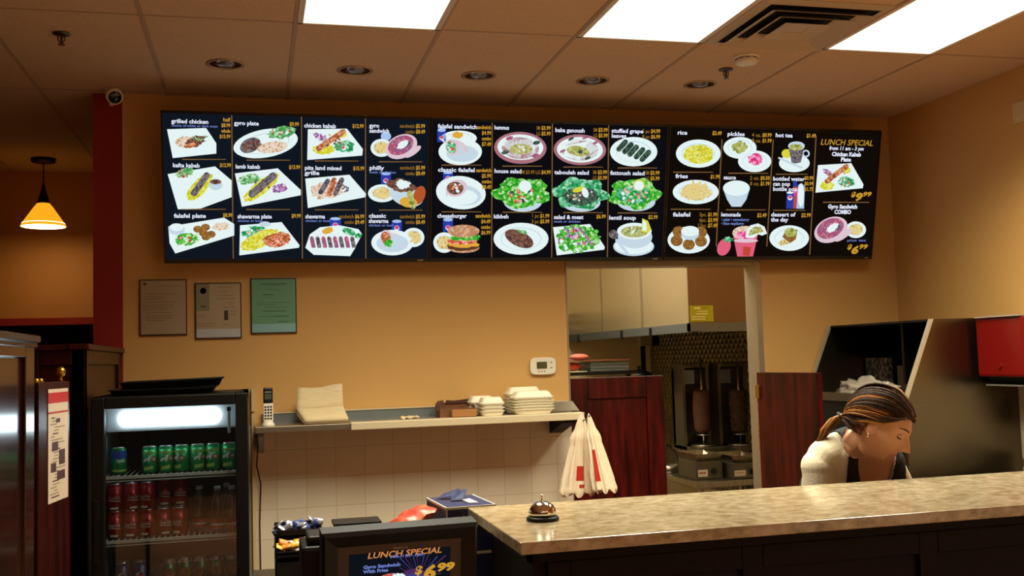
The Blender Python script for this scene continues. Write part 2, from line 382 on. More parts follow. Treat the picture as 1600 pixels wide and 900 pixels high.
def menu_tv(x0, x1, label, bgm, left, top_px, dishes):
    A = Vector((0, 5.44, 1.95)); B = Vector((0, 5.27, 2.786)); A.z = 2.04-.0; 
    V = (B-A).normalized(); U = Vector((1, 0, 0)); N = U.cross(V)          # N faces the room, tipped down
    if N.y > 0: N = -N
    hgt = (B-A).length; O = Vector(((x0+x1)/2, A.y, A.z))
    t = thing('menu_screen', label, 'menu screen', O, 0, 'row of three wall mounted menu screens')
    X = Matrix((U, V, N)).transposed().to_4x4(); X.translation = Vector((x0, A.y, A.z)); w_ = x1-x0
    BZ = mat('tv_bezel', '#060607', .3)
    m = MB(); m.box((0, 0, -.045), (w_, hgt, -.0015), BZ, .006, X=X); m.box((.25, .12, -.085), (w_-.25, hgt-.15, -.045), BLACKM, .01, X=X); m.build('housing', t)
    b = .014
    m = MB()
    for lo, hi in (((0, 0), (w_, b+.006)), ((0, hgt-b), (w_, hgt)), ((0, b), (b*.6, hgt-b)), ((w_-b*.6, b), (w_, hgt-b))): m.box((lo[0], lo[1], -.0016), (hi[0], hi[1], .004), BZ, X=X)
    m.build('bezel', t)
    m = MB(); m.box((w_-.06 if left < 2 else w_-.05, .006, .004), (w_-.03, .012, .0046), mat('maker_mark', '#a8a49a', .3, .5), X=X); m.build('maker_badge', t)
    # bracket to the wall
    m = MB(); m.prism([(x0+w_/2-.2, 5.48, 2.2), (x0+w_/2-.2, 5.53, 2.2), (x0+w_/2-.2, 5.53, 2.6), (x0+w_/2-.2, 5.41, 2.6)], (.4, 0, 0), BLACKM); m.box((x0+w_/2-.25, 5.527, 2.17), (x0+w_/2+.25, D-.001, 2.65), BLACKM); m.build('wall_bracket', t)
    pic = Pic(A+Vector((x0, 0, 0)), U, N)
    s0 = X@Vector((b*.6, b, 0)); pts = [X@Vector(p) for p in ((b*.6, b, 0), (w_-b*.6, b, 0), (w_-b*.6, hgt-b, 0), (b*.6, hgt-b, 0))]
    pic.mb.quad(pts, bgm); dishes(pic); pic.mb.build('screen', t)
    return t

def price(p, x, y, lines, h=6.2, dy=8.7):
    """right aligned price lines; words in amber, numbers in gold"""
    for i, ln in enumerate(lines):
        wd, _, nu = ln.rpartition(' ')
        yy = y+i*dy
        num = ln if not wd else nu
        w_ = len(num)*h*.47
        p.text(num, x, yy, h, EO, align='r', bold=.028, width=w_)
        if wd: p.text(wd, x-w_-2, yy, h, EOD, align='r', bold=.01, width=len(wd)*h*.46)
def title(p, x, y, lines, sub=None, h=6.6, dy=8, col=None):
    for i, ln in enumerate(lines): p.text(ln, x, y+i*dy, h, col or ET, bold=.028, width=len(ln)*h*.585)
    if sub: p.text(sub, x, y+(len(lines)-1)*dy+5.5, 3.8, ETB, bold=.02, width=len(sub)*2.6)
def plate(p, cx, cy, rx, ry, rot=0, rim=EW, inn=EW2):
    p.l = 1; p.oval(cx, cy, rx, ry, rim, rot); p.oval(cx, cy, rx*.74, ry*.72, inn, rot); p.oval(cx, cy+.4, rx*.71, ry*.68, rim, rot)
def square(p, pts): p.l = 1; p.poly(pts, EW)
def can(p, cx, cy, w_=9, h=17):
    p.l = 1; p.poly([(cx-w_, cy-h*.5), (cx+w_, cy-h*.5), (cx+w_*.95, cy+h*.5), (cx-w_*.95, cy+h*.5)], EBL); p.oval(cx, cy-h*.55, w_*.92, h*.16, EBL2)
    p.oval(cx, cy+h*.15, w_*.5, w_*.5, EW); p.oval(cx, cy+h*.1, w_*.42, w_*.36, EPK)
def bits(p, cx, cy, rx, ry, mats, n, r=2.2, seed=3):
    R = random.Random(seed+int(cx)); l = p.l
    for i in range(n):
        a = R.random()*6.28; q = math.sqrt(R.random()); p.l = l+(i % 3); p.oval(cx+q*rx*math.cos(a), cy+q*ry*math.sin(a), r*(.6+R.random()*.7), r*(.5+R.random()*.5), mats[i % len(mats)], R.random()*180, n=7)
    p.l = l+3
def sticks(p, cx, cy, rx, ry, m, n, ln=6, r=1.1, seed=5):
    R = random.Random(seed+int(cx)); l = p.l
    for i in range(n):
        a = R.random()*6.28; q = math.sqrt(R.random()); b = R.random()*3.14; x, y = cx+q*rx*math.cos(a), cy+q*ry*math.sin(a); p.l = l+(i % 3)
        p.caps(x-ln*.5*math.cos(b), y-ln*.5*math.sin(b), x+ln*.5*math.cos(b), y+ln*.5*math.sin(b), r, m, 3)
    p.l = l+3
def vrule(p, x0, y0, x1, y1, w_=.8): p.poly([(x0-w_, y0), (x0+w_, y0), (x1+w_, y1), (x1-w_, y1)], EL, 1)
def hrule(p, x0, x1, y): p.poly([(x0, y-.9), (x1, y-.5), (x1, y+.7), (x0, y+.9)], EL, 1)

EFR2 = E_('lit_fry', '#e2cd86'); 
def fries(p, cx, cy, rx, ry): plate(p, cx, cy, rx, ry); p.oval(cx, cy, rx*.68, ry*.66, EFR, wob=.2); sticks(p, cx, cy, rx*.5, ry*.5, EFR2, 14, 7)
def wrap(p, cx, cy, inner):
    p.l = 5; p.oval(cx+6, cy+3, 17, 10, EPI, -25); p.oval(cx-3, cy+3, 10, 13, EPI, 15); p.oval(cx-4, cy+3, 7.5, 10, inner, 15)
def gyro(p, cx, cy, k=1.):
    p.l = 5; p.oval(cx, cy, 26*k, 18*k, EPI, 25); p.oval(cx-1, cy-2, 21*k, 14*k, ERR, 25); p.oval(cx+6*k, cy-4*k, 9*k, 5*k, EMD, 20); p.oval(cx+2*k, cy-3*k, 10*k, 5*k, EW, 35, wob=.3); p.oval(cx+18*k, cy+8*k, 15*k, 5*k, EPI, 35)

def tv1(p):
    for a, b in ((362, 364.5), (471, 472.5), (571, 571.5)): vrule(p, a, 180, b, 404)
    for x in (275, 375, 482, 582):
        hrule(p, x+10, x+78, 249+(x-275)*.012); hrule(p, x+10, x+78, 327+(x-275)*.004)
    title(p, 268, 192, ['grilled chicken'], 'choice of white or dark meat'); price(p, 360, 190, ['half', '$8.99', 'whole', '$15.99'], 6)
    square(p, [(261, 202), (322, 200), (338, 224), (338, 240), (270, 247)]); p.oval(288, 222, 14, 9, EPR, wob=.3); p.oval(305, 221, 17, 8, EMT, 22, wob=.35); p.oval(298, 227, 9, 4, EMO, 10, wob=.3); sticks(p, 312, 215, 12, 5, EG, 8, 5, .7)
    title(p, 366, 195, ['gyro plate']); price(p, 467, 197, ['$9.99'])
    plate(p, 415, 224, 51, 22, 10); p.oval(391, 227, 17, 11, EMD, 25); sticks(p, 393, 228, 12, 6, EMT, 9, 14, 1.6); p.oval(426, 230, 24, 9, EPR, 8); p.oval(440, 207, 21, 9, EG, 8, wob=.35); bits(p, 440, 206, 16, 6, [ER, EW, EG], 14)
    title(p, 475, 199, ['chicken kabab']); price(p, 568, 200, ['$12.99'])
    square(p, [(481, 202), (542, 201), (567, 233), (566, 243), (480, 250)]); p.oval(506, 233, 17, 8, ERICE, 0, wob=.25); p.oval(534, 210, 8, 5, ERICE); p.oval(500, 214, 11, 5, EP, -28, wob=.3); p.caps(498, 232, 536, 206, 4.5, EMO); bits(p, 516, 220, 18, 10, [EMO, EMT], 14, 2.2); p.oval(537, 229, 16, 9, EGL, 0, wob=.4); bits(p, 534, 229, 11, 6, [ER, EW, ERD], 12)
    title(p, 577, 199, ['gyro', 'sandwich']); price(p, 664, 200, ['sandwich $5.99', 'combo $8.49'])
    p.l = 1; p.oval(603, 213, 8, 7, EBL2); fries(p, 596, 231, 17, 14); gyro(p, 627, 229, 1.)
    title(p, 270, 261, ['kafta kabab']); price(p, 361, 261, ['$12.99'])
    square(p, [(262, 272), (336, 260), (362, 282), (362, 308), (313, 326), (278, 327)]); p.oval(288, 270, 14, 7, EG, 12, wob=.4); bits(p, 288, 271, 10, 5, [ER, EG], 9); p.oval(312, 292, 11, 27, ERICE, -42, wob=.15); p.caps(303, 302, 323, 274, 5, EMD); p.oval(337, 289, 11, 8, EW2); p.oval(337, 284, 9, 4, EMT)
    title(p, 368, 263, ['lamb kabab']); price(p, 469, 264, ['$13.99'])
    square(p, [(367, 271), (434, 263), (470, 297), (470, 305), (378, 323)]); p.oval(390, 280, 17, 8, EG, 5, wob=.45); p.oval(408, 293, 11, 33, ERICE, -52, wob=.15); p.caps(394, 303, 427, 275, 6, EMD); bits(p, 408, 290, 14, 10, [EMT, EMD], 12); p.oval(437, 294, 12, 7, EP, 12, wob=.3)
    title(p, 476, 265, ['pita land mixed', 'grille']); price(p, 569, 266, ['$15.99'])
    square(p, [(477, 279), (546, 273), (572, 303), (571, 308), (481, 325)]); p.oval(512, 296, 27, 14, EPR, 10, wob=.3); p.caps(501, 300, 512, 283, 4, EMD); p.caps(514, 303, 522, 281, 4, EMO); p.caps(524, 302, 534, 281, 4, EMD); sticks(p, 540, 294, 5, 5, EMD, 6, 6)
    title(p, 577, 265, ['philly'], 'steak or chicken'); price(p, 664, 265, ['sandwich $5.99', 'combo $8.49'])
    can(p, 603, 280, 8, 16); fries(p, 597, 302, 22, 14); p.l = 5; p.oval(635, 305, 27, 17, EW2, -18); p.oval(655, 305, 9, 15, EBUNO, -20); p.oval(628, 290, 22, 10, EMT, -12, wob=.3); p.oval(630, 288, 11, 7, EW, 0, wob=.4); p.oval(638, 316, 14, 8, ECHZ, -8); p.caps(640, 302, 645, 322, 4.5, EPKL)
    title(p, 272, 340, ['falafel plate']); price(p, 363, 339, ['$8.99'])
    square(p, [(263, 354), (350, 340), (366, 350), (366, 368), (274, 396), (265, 380)]); p.oval(276, 358, 13, 9, EW2); p.oval(276, 355, 11, 6, EW); p.oval(292, 374, 19, 9, EGD, 12, wob=.45); bits(p, 292, 374, 14, 6, [ERD, EW, EGD], 18, 2.5)
    for q in ((309, 358), (321, 355), (318, 364), (330, 366), (322, 370)): p.oval(q[0], q[1], 7, 5.5, EBR)
    p.oval(345, 354, 14, 6, EPR, 6, wob=.4)
    title(p, 371, 341, ['shawarma plate'], 'chicken or beef'); price(p, 470, 340, ['$9.99'])
    square(p, [(375, 352), (440, 347), (468, 383), (467, 387), (374, 399)]); p.oval(414, 350, 9, 4, EW2); p.oval(396, 362, 17, 8, EGL, 12, wob=.4); bits(p, 395, 361, 13, 6, [ERD, EW], 10); p.oval(405, 375, 12, 32, ERICE, -65, wob=.15); p.oval(433, 375, 23, 11, EMO, 10, wob=.3); sticks(p, 433, 375, 18, 8, ERD, 12, 6, 1.2)
    title(p, 477, 341, ['shawarma'], 'chicken or beef'); price(p, 569, 341, ['sandwich $6.99', 'combo $9.49'])
    can(p, 524, 350, 9, 15); p.l = 5; p.poly([(484, 366), (500, 355), (530, 352), (560, 358), (566, 366), (547, 400), (490, 398), (477, 387)], EW); p.oval(545, 362, 11, 5, EGL, -20); p.oval(560, 368, 6, 4, EGL, 20); p.oval(512, 360, 9, 5, ECHZ, 20, wob=.3)
    l = p.l
    for k in range(8): p.l = l; p.caps(487+k*9, 372, 490+k*9, 386, 3.2, EMD if k % 2 else ERR, 3)
    p.l = l+1; p.poly([(479, 387), (555, 387), (547, 400), (490, 398)], EW)
    title(p, 576, 340, ['classic', 'shawarma'], 'chicken or beef'); price(p, 664, 341, ['sandwich $5.99', 'combo $8.49'])
    can(p, 620, 354, 8, 15); fries(p, 646, 371, 17, 15); p.l = 5; p.oval(613, 379, 33, 20, EW, 0); p.oval(613, 380, 25, 14, EW2); wrap(p, 607, 369, EMO); p.oval(607, 380, 7, 6, EGD, 20, wob=.3)
def tv2(p):
    for a, b in ((769, 768), (863, 862), (951, 949)): vrule(p, a, 192, b, 402)
    for x in (690, 785, 880, 965):
        hrule(p, x, x+62, 258+(x-690)*.016); hrule(p, x, x+62, 331+(x-690)*.006)
    price(p, 767, 202, ['sandwich', '$4.99', 'combo', '$7.49']); title(p, 684, 200, ['falafel sandwich'])
    can(p, 690, 213, 7, 18); plate(p, 717, 216, 28, 12); p.oval(715, 211, 9, 5, ECHZ, wob=.4); p.l = 4; p.oval(719, 237, 34, 21, EW); p.oval(722, 240, 25, 13, EW2); wrap(p, 709, 227, EGL); bits(p, 705, 229, 5, 7, [ERD, EW], 7)
    title(p, 772, 202, ['hummus']); price(p, 860, 203, ['SM $3.99', 'LG $5.99'])
    plate(p, 813, 231, 41, 25, -2, ERO, EW); p.l = 3; p.oval(813, 230, 36, 20, EW, -2); p.oval(814, 233, 18, 8, EOLV); bits(p, 814, 233, 9, 5, [EPR, EW], 10, 2)
    for q in ((789, 238, EDK), (796, 216, ERR), (838, 223, EDK), (836, 243, ERR)): p.oval(q[0], q[1], 6, 3, q[2], 15)
    title(p, 867, 206, ['baba ganoush']); price(p, 949, 206, ['SM $3.99', 'LG $5.99'])
    plate(p, 906, 234, 41, 24, -2, ERO, EW); p.l = 3; p.oval(906, 234, 36, 20, EW, -2); p.oval(903, 236, 18, 8, EOLV, -10); p.oval(907, 237, 3.5, 3, EDK)
    for q in ((892, 217, EDK), (879, 236, ERR), (914, 215, ERR), (918, 247, EDK), (930, 223, ERR)): p.oval(q[0], q[1], 5, 2, q[2], 25)
    title(p, 955, 207, ['stuffed grape', 'leaves']); price(p, 1031, 208, ['5 pc $4.99', '8 pc $6.99'])
    plate(p, 990, 237, 37, 23)
    for q in ((972, 228), (981, 232), (989, 236), (999, 240), (1008, 244)): p.caps(q[0]-5, q[1]+5, q[0]+5, q[1]-6, 4.2, EDK)
    price(p, 767, 269, ['sandwich', '$5.99', 'combo', '$8.49']); title(p, 684, 268, ['classic falafel'])
    can(p, 700, 277, 8, 13); p.l = 4; p.oval(720, 301, 39, 26, EW, -6); p.oval(724, 305, 28, 16, EW2, -6); p.oval(722, 308, 24, 12, EW); p.oval(713, 294, 17, 13, EPI, 20); p.oval(711, 294, 13, 10, EMT); bits(p, 711, 293, 9, 7, [ERD, EW, EBR], 12, 2.6)
    title(p, 772, 270, ['house salad']); price(p, 860, 272, ['SM $3.99 LG $4.99'])
    p.l = 1; p.oval(817, 315, 30, 16, EW2); p.oval(815, 301, 44, 23, EGD, 0, 40, .12, 5); p.oval(817, 308, 30, 14, EGD, 0, 30, .3); bits(p, 818, 306, 24, 10, [ERD, EW, EDK, ERD], 26, 3); p.oval(820, 291, 10, 9, EW)
    title(p, 866, 272, ['tabouleh salad']); price(p, 948, 272, ['SM $3.99', 'LG $5.99'])
    p.l = 1; p.oval(908, 317, 30, 14, EW2); p.oval(906, 302, 42, 24, EGL, 0, 40, .12, 6); p.oval(907, 307, 27, 14, EDK, 0, 30, .2); bits(p, 908, 306, 22, 10, [EMD, EPR, EMT, EGL], 26, 2.4); p.oval(904, 296, 10, 4, ELM, 15); p.oval(914, 301, 5, 8, EW, 20)
    title(p, 953, 273, ['fattoush salad']); price(p, 1030, 273, ['SM $3.99', 'LG $5.99'])
    p.l = 1; p.oval(994, 315, 30, 15, EW2); p.oval(991, 302, 38, 23, EGD, 0, 40, .14, 5); p.oval(990, 304, 27, 15, EGL, 0, 30, .25); bits(p, 990, 303, 22, 12, [ERD, EPR, EW, EGD], 28, 2.8); p.oval(998, 289, 9, 9, ELM); p.oval(998, 290, 7.5, 7.5, EW)
    price(p, 766, 340, ['sandwich', '$4.49', 'combo', '$6.99']); title(p, 683, 340, ['cheeseburger'])
    can(p, 700, 353, 8, 18); fries(p, 694, 379, 17, 16); p.l = 8; p.oval(724, 387, 25, 8, EBUN); p.oval(723, 385, 24, 7, EPTY, 0, wob=.2); p.oval(724, 381, 23, 6, ECHZ, 0, wob=.3); p.oval(722, 376, 24, 6, ERD); p.oval(726, 371, 24, 5, EGD, 0, wob=.4); p.oval(724, 361, 25, 10, EBUN)
    title(p, 771, 341, ['kibbeh']); price(p, 858, 340, ['1 pc $1.99', '3 pc $5.99'])
    plate(p, 814, 373, 43, 25); p.oval(811, 373, 24, 12, EMT, -25); p.oval(816, 362, 8, 3, EG, -20, wob=.5)
    title(p, 865, 342, ['salad & meat'], 'steak or chicken'); price(p, 946, 341, ['$6.99'])
    square(p, [(864, 355), (922, 350), (945, 386), (944, 390), (870, 399)]); p.oval(903, 373, 34, 22, EGD, 0, 40, .3); bits(p, 900, 374, 29, 18, [EP, EW, EGD, ERD, EG], 46, 3.2); sticks(p, 899, 364, 18, 9, EP, 14, 8, 1.2)
    title(p, 951, 343, ['lentil soup']); price(p, 1027, 342, ['$2.99'])
    p.l = 1; p.oval(990, 385, 32, 15, EW2); p.oval(990, 384, 30, 13, EW); p.oval(992, 370, 27, 18, EW2); p.oval(991, 361, 27, 13, EW); p.oval(991, 362, 21, 9, EOLV); bits(p, 990, 362, 14, 6, [EG, EW], 10, 2)
    p.oval(958, 366, 7, 7, EMD); p.caps(963, 375, 980, 396, 2.2, EW2); p.poly([(1003, 341), (1012, 345), (1017, 358), (1012, 364), (1002, 362)], ELM); p.poly([(1004, 343), (1009, 347), (1010, 361), (1003, 360)], EW)
def tv3(p):
    for a, b in ((1128, 1119), (1208, 1198), (1275, 1265)): vrule(p, a, 218 if a < 1270 else 212, b, 385 if a < 1270 else 398)
    for x, w_ in ((1052, 62), (1138, 62), (1212, 50)):
        hrule(p, x, x+w_, 269+(x-1052)*.02); hrule(p, x-4, x+w_-4, 327+(x-1052)*.01)
    hrule(p, 1286, 1358, 316)
    title(p, 1058, 210, ['rice']); price(p, 1127, 211, ['$2.49'])
    plate(p, 1091, 240, 35, 22); p.oval(1091, 241, 23, 15, ERICE, 0, wob=.1); bits(p, 1093, 236, 12, 9, [EG], 6, 1.4)
    title(p, 1136, 212, ['pickles']); price(p, 1205, 214, ['4 oz. $0.99', '8 oz. $1.99'])
    plate(p, 1156, 231, 26, 17); p.oval(1156, 230, 12, 9, EPKL, 0, wob=.4); plate(p, 1179, 252, 26, 17); p.oval(1180, 249, 11, 9, EMG, 0, wob=.35)
    title(p, 1211, 214, ['hot tea']); price(p, 1274, 215, ['$1.49'])
    p.l = 1; p.oval(1241, 255, 24, 14, EW); p.oval(1229, 240, 8, 7, ELM); p.oval(1259, 240, 6, 6, EW2); p.oval(1259, 240, 3.5, 3.5, EBK); p.poly([(1231, 227), (1257, 227), (1251, 254), (1237, 256)], EMD); p.oval(1244, 228, 13, 7, EW2); p.oval(1243, 230, 10, 5, EPKL); p.caps(1217, 247, 1252, 262, 1.6, EW2)
    title(p, 1055, 278, ['fries']); price(p, 1124, 279, ['$1.99'])
    fries(p, 1087, 300, 36, 19); sticks(p, 1087, 299, 20, 11, EFR2, 26, 11, 1.7)
    title(p, 1130, 280, ['sauce']); price(p, 1202, 281, ['2 oz. $0.50', '8 oz. $1.99'])
    p.l = 1; p.poly([(1130, 296), (1171, 296), (1166, 312), (1158, 323), (1143, 323), (1136, 312)], EW2); p.oval(1150.5, 294, 21, 12, EW)
    title(p, 1207, 282, ['bottled water', 'can pop', 'bottle pop']); price(p, 1270, 281, ['$0.99', '$0.99', '$1.75'], 6)
    p.l = 1; p.poly([(1239, 291), (1246, 291), (1249, 302), (1249, 326), (1239, 326)], ER); p.poly([(1239, 283), (1245, 283), (1246, 292), (1239, 292)], EBL); p.oval(1244, 301, 5, 6, EPK); p.poly([(1247, 289), (1252, 286), (1257, 291), (1256, 326), (1244, 326)], EBL2); p.oval(1251, 305, 5, 18, EW); p.poly([(1229, 301), (1240, 301), (1239, 326), (1228, 326)], EBL); p.oval(1234, 301, 5.5, 1.8, EW); p.oval(1234, 309, 3.8, 3.8, EW); p.oval(1234, 308, 3, 2.4, EPK)
    title(p, 1051, 338, ['falafel']); price(p, 1120, 338, ['3pc. $1.99', '6pc. $3.99', '12pc. $7.49'], 6.2, 8.5)
    plate(p, 1076, 375, 33, 21)
    for q in ((1060, 362), (1095, 363), (1057, 376), (1095, 377), (1076, 382)): p.oval(q[0], q[1], 9.5, 8.5, EBR); p.l -= 1
    p.l += 1; p.oval(1078, 366, 14, 9, EW2); p.oval(1078, 361, 14, 8, EW)
    title(p, 1126, 338, ['lemonade']); price(p, 1197, 339, ['$2.49'])
    p.text('\u2022 plain \u2022 strawberry', 1126, 345, 4.4, ETB, width=44, sh=.2); p.text('\u2022 blue raspberry', 1126, 351, 4.4, ETB, width=36, sh=.2)
    p.l = 1; p.oval(1131, 386, 10, 14, EST, -25); p.oval(1138, 374, 7, 4, EGL, 0, wob=.5); p.poly([(1145, 366), (1184, 366), (1176, 402), (1152, 402)], EST); p.oval(1164, 364, 20, 11, EPR); p.oval(1164, 368, 15, 7, EMG); p.poly([(1161, 385), (1173, 386), (1171, 400), (1160, 399)], ER); p.oval(1165, 376, 19, 3, EPI)
    p.poly([(1164, 371), (1166, 360), (1172, 352), (1184, 349), (1194, 354), (1198, 365), (1190, 368), (1184, 366), (1176, 372)], EW); p.poly([(1169, 368), (1171, 360), (1178, 354), (1188, 354), (1193, 362)], EOLV)
    title(p, 1204, 338, ['dessert of', 'the day']); price(p, 1266, 339, ['$2.99'])
    plate(p, 1233, 372, 31, 20); p.oval(1228, 377, 12, 5, EFR, 20, wob=.3); p.poly([(1222, 370), (1230, 356), (1246, 359), (1243, 374), (1234, 380)], EBR); p.oval(1235, 363, 10, 7, EPKL, 0, wob=.2)
    p.text('LUNCH SPECIAL', 1281, 226, 9.4, EO, width=83, bold=.008, sh=.2)
    p.text('from 11 am - 3 pm', 1295, 234, 6, ET, width=54, bold=.03, sh=.15)
    p.text('Chicken Kabab', 1299, 243.5, 6.4, ET, width=46, bold=.045); p.text('Plate', 1313, 252, 6.4, ET, width=16, bold=.045)
    square(p, [(1278, 258), (1330, 255), (1349, 288), (1348, 294), (1274, 301)]); p.oval(1292, 290, 11, 7, ERICE, 0, wob=.25); p.oval(1322, 266, 7, 5, ERICE); p.oval(1293, 269, 9, 4, EP, -28, wob=.3); p.caps(1292, 283, 1322, 260, 4, EMO); bits(p, 1306, 274, 14, 8, [EMO, EMT], 10, 2); p.oval(1322, 284, 13, 8, EGL, 0, wob=.4); bits(p, 1320, 285, 9, 5, [ERD, EW], 9)
    p.text('$', 1329, 307, 7.5, EO, width=6.5, bold=.05, sh=.2); p.text('9', 1334.5, 313, 12, EO, width=11, bold=.05, sh=.2); p.text('99', 1347, 306.5, 7, EO, width=13, bold=.04, sh=.2)
    p.text('Gyro Sandwich', 1293, 325.5, 6.4, ET, width=46, bold=.045); p.text('COMBO', 1303, 334, 6.6, ET, width=26, bold=.045)
    fries(p, 1337, 359, 16, 13); gyro(p, 1298, 359, 1.05)
    p.text('plus tax', 1323, 377, 3.6, ETB, width=30, bold=.02)
    p.text('$', 1323, 389, 7.5, EO, width=6.5, bold=.05, sh=.2); p.text('6', 1328.5, 396, 12, EO, width=11, bold=.05, sh=.2); p.text('99', 1341, 388.5, 7, EO, width=13, bold=.04, sh=.2)
menu_tv(-.44, .911, 'leftmost wall menu screen showing grilled chicken, gyro and kabab plates', EB1, 0, 0, tv1)
menu_tv(.915, 2.258, 'middle wall menu screen showing hummus, salads and a cheeseburger', EB2, 1, 0, tv2)
menu_tv(2.262, 3.606, 'rightmost wall menu screen showing rice, lemonade and the lunch special', EB3, 2, 0, tv3)

# ------------------------------------------------------------------ framed papers and thermostat
INK = mat('faded_ink', '#8d806c', .8); INKD = mat('dark_ink', '#4e4a3c', .8)
def doc(px0, py0, px1, py1, label, pm, fill):
    a = at(px0, py1, y=D-.012); b = at(px1, py0, y=D-.012); t = thing('framed_notice', label, 'framed notice', ((a.x+b.x)/2, D, a.z))
    m = MB(); m.box((a.x-.006, D-.012, a.z-.006), (b.x+.006, D, b.z+.006), mat('notice_frame', '#33210f', .35), .002); m.build('frame', t)
    m = MB(); m.box((a.x, D-.0135, a.z), (b.x, D-.012, b.z), pm); fill(m, a.x, b.x, a.z, b.z); m.build('paper', t)
    m = MB(); m.box((a.x, D-.0165, a.z), (b.x, D-.0155, b.z), glassmat('notice_glass', (1, 1, 1), .05, .05)); m.build('glass', t)
def line(m, x0, x1, z, h=.0022, mt=None): m.box((x0, D-.0142, z-h/2), (x1, D-.0136, z+h/2), mt or INK)
def f1(m, x0, x1, z0, z1):
    w_ = x1-x0; h = z1-z0; R = random.Random(2); m.box((x0+.012, D-.0142, z1-.022), (x0+.028, D-.0136, z1-.012), INKD)
    for k, (u, v) in enumerate([(.3, .9), (.12, .75), (.1, .7), (.05, .66), (.1, .6), (.05, .54), (.05, .5), (.05, .46), (.1, .4), (.1, .34), (.1, .3), (.1, .26)]):
        line(m, x0+w_*u, x0+w_*(u+.4+R.random()*(.45-u)), z0+h*v, .0026)
def f2(m, x0, x1, z0, z1):
    w_ = x1-x0; h = z1-z0; m.box((x0, D-.014, z0+h*.5), (x0+w_*.3, D-.0136, z1), mat('notice_grey_panel', '#a09c84', .7))
    m.lathe([(.001, 0), (.016, 0)], INKD, (x0+w_*.16, D-.0143, z1-h*.13), 20, 'y', False); line(m, x0+w_*.1, x0+w_*.22, z0+h*.58, .006, INKD)
    for u, v, q in ((.5, .93, .8), (.55, .85, .75), (.5, .78, .85), (.45, .72, .9), (.7, .64, .88), (.6, .56, .9), (.75, .48, .95), (.75, .42, .9), (.05, .42, .2), (.02, .38, .2), (.02, .26, .45), (.02, .22, .4), (.6, .24, .75)): line(m, x0+w_*u, x0+w_*q, z0+h*v)
    m.box((x0+w_*.63, D-.0143, z0+h*.32), (x0+w_*.72, D-.0136, z0+h*.5), INKD); m.box((x0, D-.0142, z0), (x1, D-.0136, z0+h*.16), mat('notice_white_strip', '#d9d9dc', .5))
def f3(m, x0, x1, z0, z1):
    w_ = x1-x0; h = z1-z0; g = mat('green_ink', '#46705a', .8)
    for u, v, q, k in ((.2, .91, .8, 2), (.35, .88, .65, 1), (.35, .8, .65, 1), (.25, .71, .5, 2), (.3, .66, .45, 1), (.1, .56, .9, 1), (.1, .52, .55, 1), (.3, .47, .85, 1), (.25, .4, .8, 2), (.15, .3, .5, 1), (.5, .3, .85, 2), (.6, .2, .82, 2)): line(m, x0+w_*u, x0+w_*q, z0+h*v, .002*k, g)
    m.box((x0, D-.0142, z0), (x1, D-.0136, z0+h*.16), mat('pale_blue_strip', '#9fd0cf', .5))
doc(220, 438, 290, 523, 'framed letter-sized notice on plain cream paper, nearest the red column', mat('notice_paper', '#c7b292', .7), f1)
doc(307, 443, 375, 528, 'framed cream certificate with grey seal panel and white bottom strip', mat('notice_paper_b', '#c9b594', .7), f2)
doc(394, 436, 461, 520, 'framed green license paper with pale blue bottom strip', mat('green_paper', '#7db391', .7), f3)
a = at(829, 586, y=D-.02); b = at(868, 558, y=D-.02); c = (a+b)/2
t = thing('thermostat', 'white wall thermostat with dark display above the shelf', 'thermostat', (c.x, D, c.z)); w_ = (b.x-a.x)/2; h_ = (b.z-a.z)/2
m = MB(); pts = []
for k in range(40):
    q = 2*PI*k/40; cs, sn = math.cos(q), math.sin(q); e = .45
    pts.append((c.x+w_*math.copysign(abs(cs)**e, cs), D-.022, c.z+h_*math.copysign(abs(sn)**e, sn)))
m.prism(pts, (0, .022, 0), WHITEP); m.build('body', t, bevel=.002)
m = MB(); m.box((c.x-w_*.5, D-.0235, c.z-h_*.3), (c.x+w_*.3, D-.022, c.z+h_*.5), mat('lcd_display', '#4f4a2c', .25)); m.build('display', t)
for k in range(3): m = MB(); m.box((c.x-w_*.4+k*.016, D-.0235, c.z-h_*.72), (c.x-w_*.4+.008+k*.016, D-.022, c.z-h_*.5), mat('button_grey', '#a79a7a', .5)); m.build('button', t)
for k in (-1, 1): m = MB(); m.box((c.x+w_*.55, D-.0235, c.z+h_*(.1+.3*k)-.004), (c.x+w_*.72, D-.022, c.z+h_*(.1+.3*k)+.004), mat('button_grey')); m.build('button', t)
# two-gang wall plate on the right wall
a = at(1583, 194, x=RX-.012); b = at(1600, 156, x=RX-.012); t = thing('wall_plate', 'beige two-gang wall plate high on the right wall', 'wall plate', (RX, a.y-.06, a.z))
PLB = mat('beige_plastic', '#cdb98a', .5)
m = MB(); m.box((RX-.012, a.y-.13, a.z), (RX, a.y, b.z), PLB, .003); m.build('plate', t)
for k in (.03, .08): m = MB(); m.cyl((RX-.014, a.y-.035, a.z+k-.01 if k < .05 else a.z+.075), .005, .003, WHITEP, 12, 'x'); m.build('screw', t)
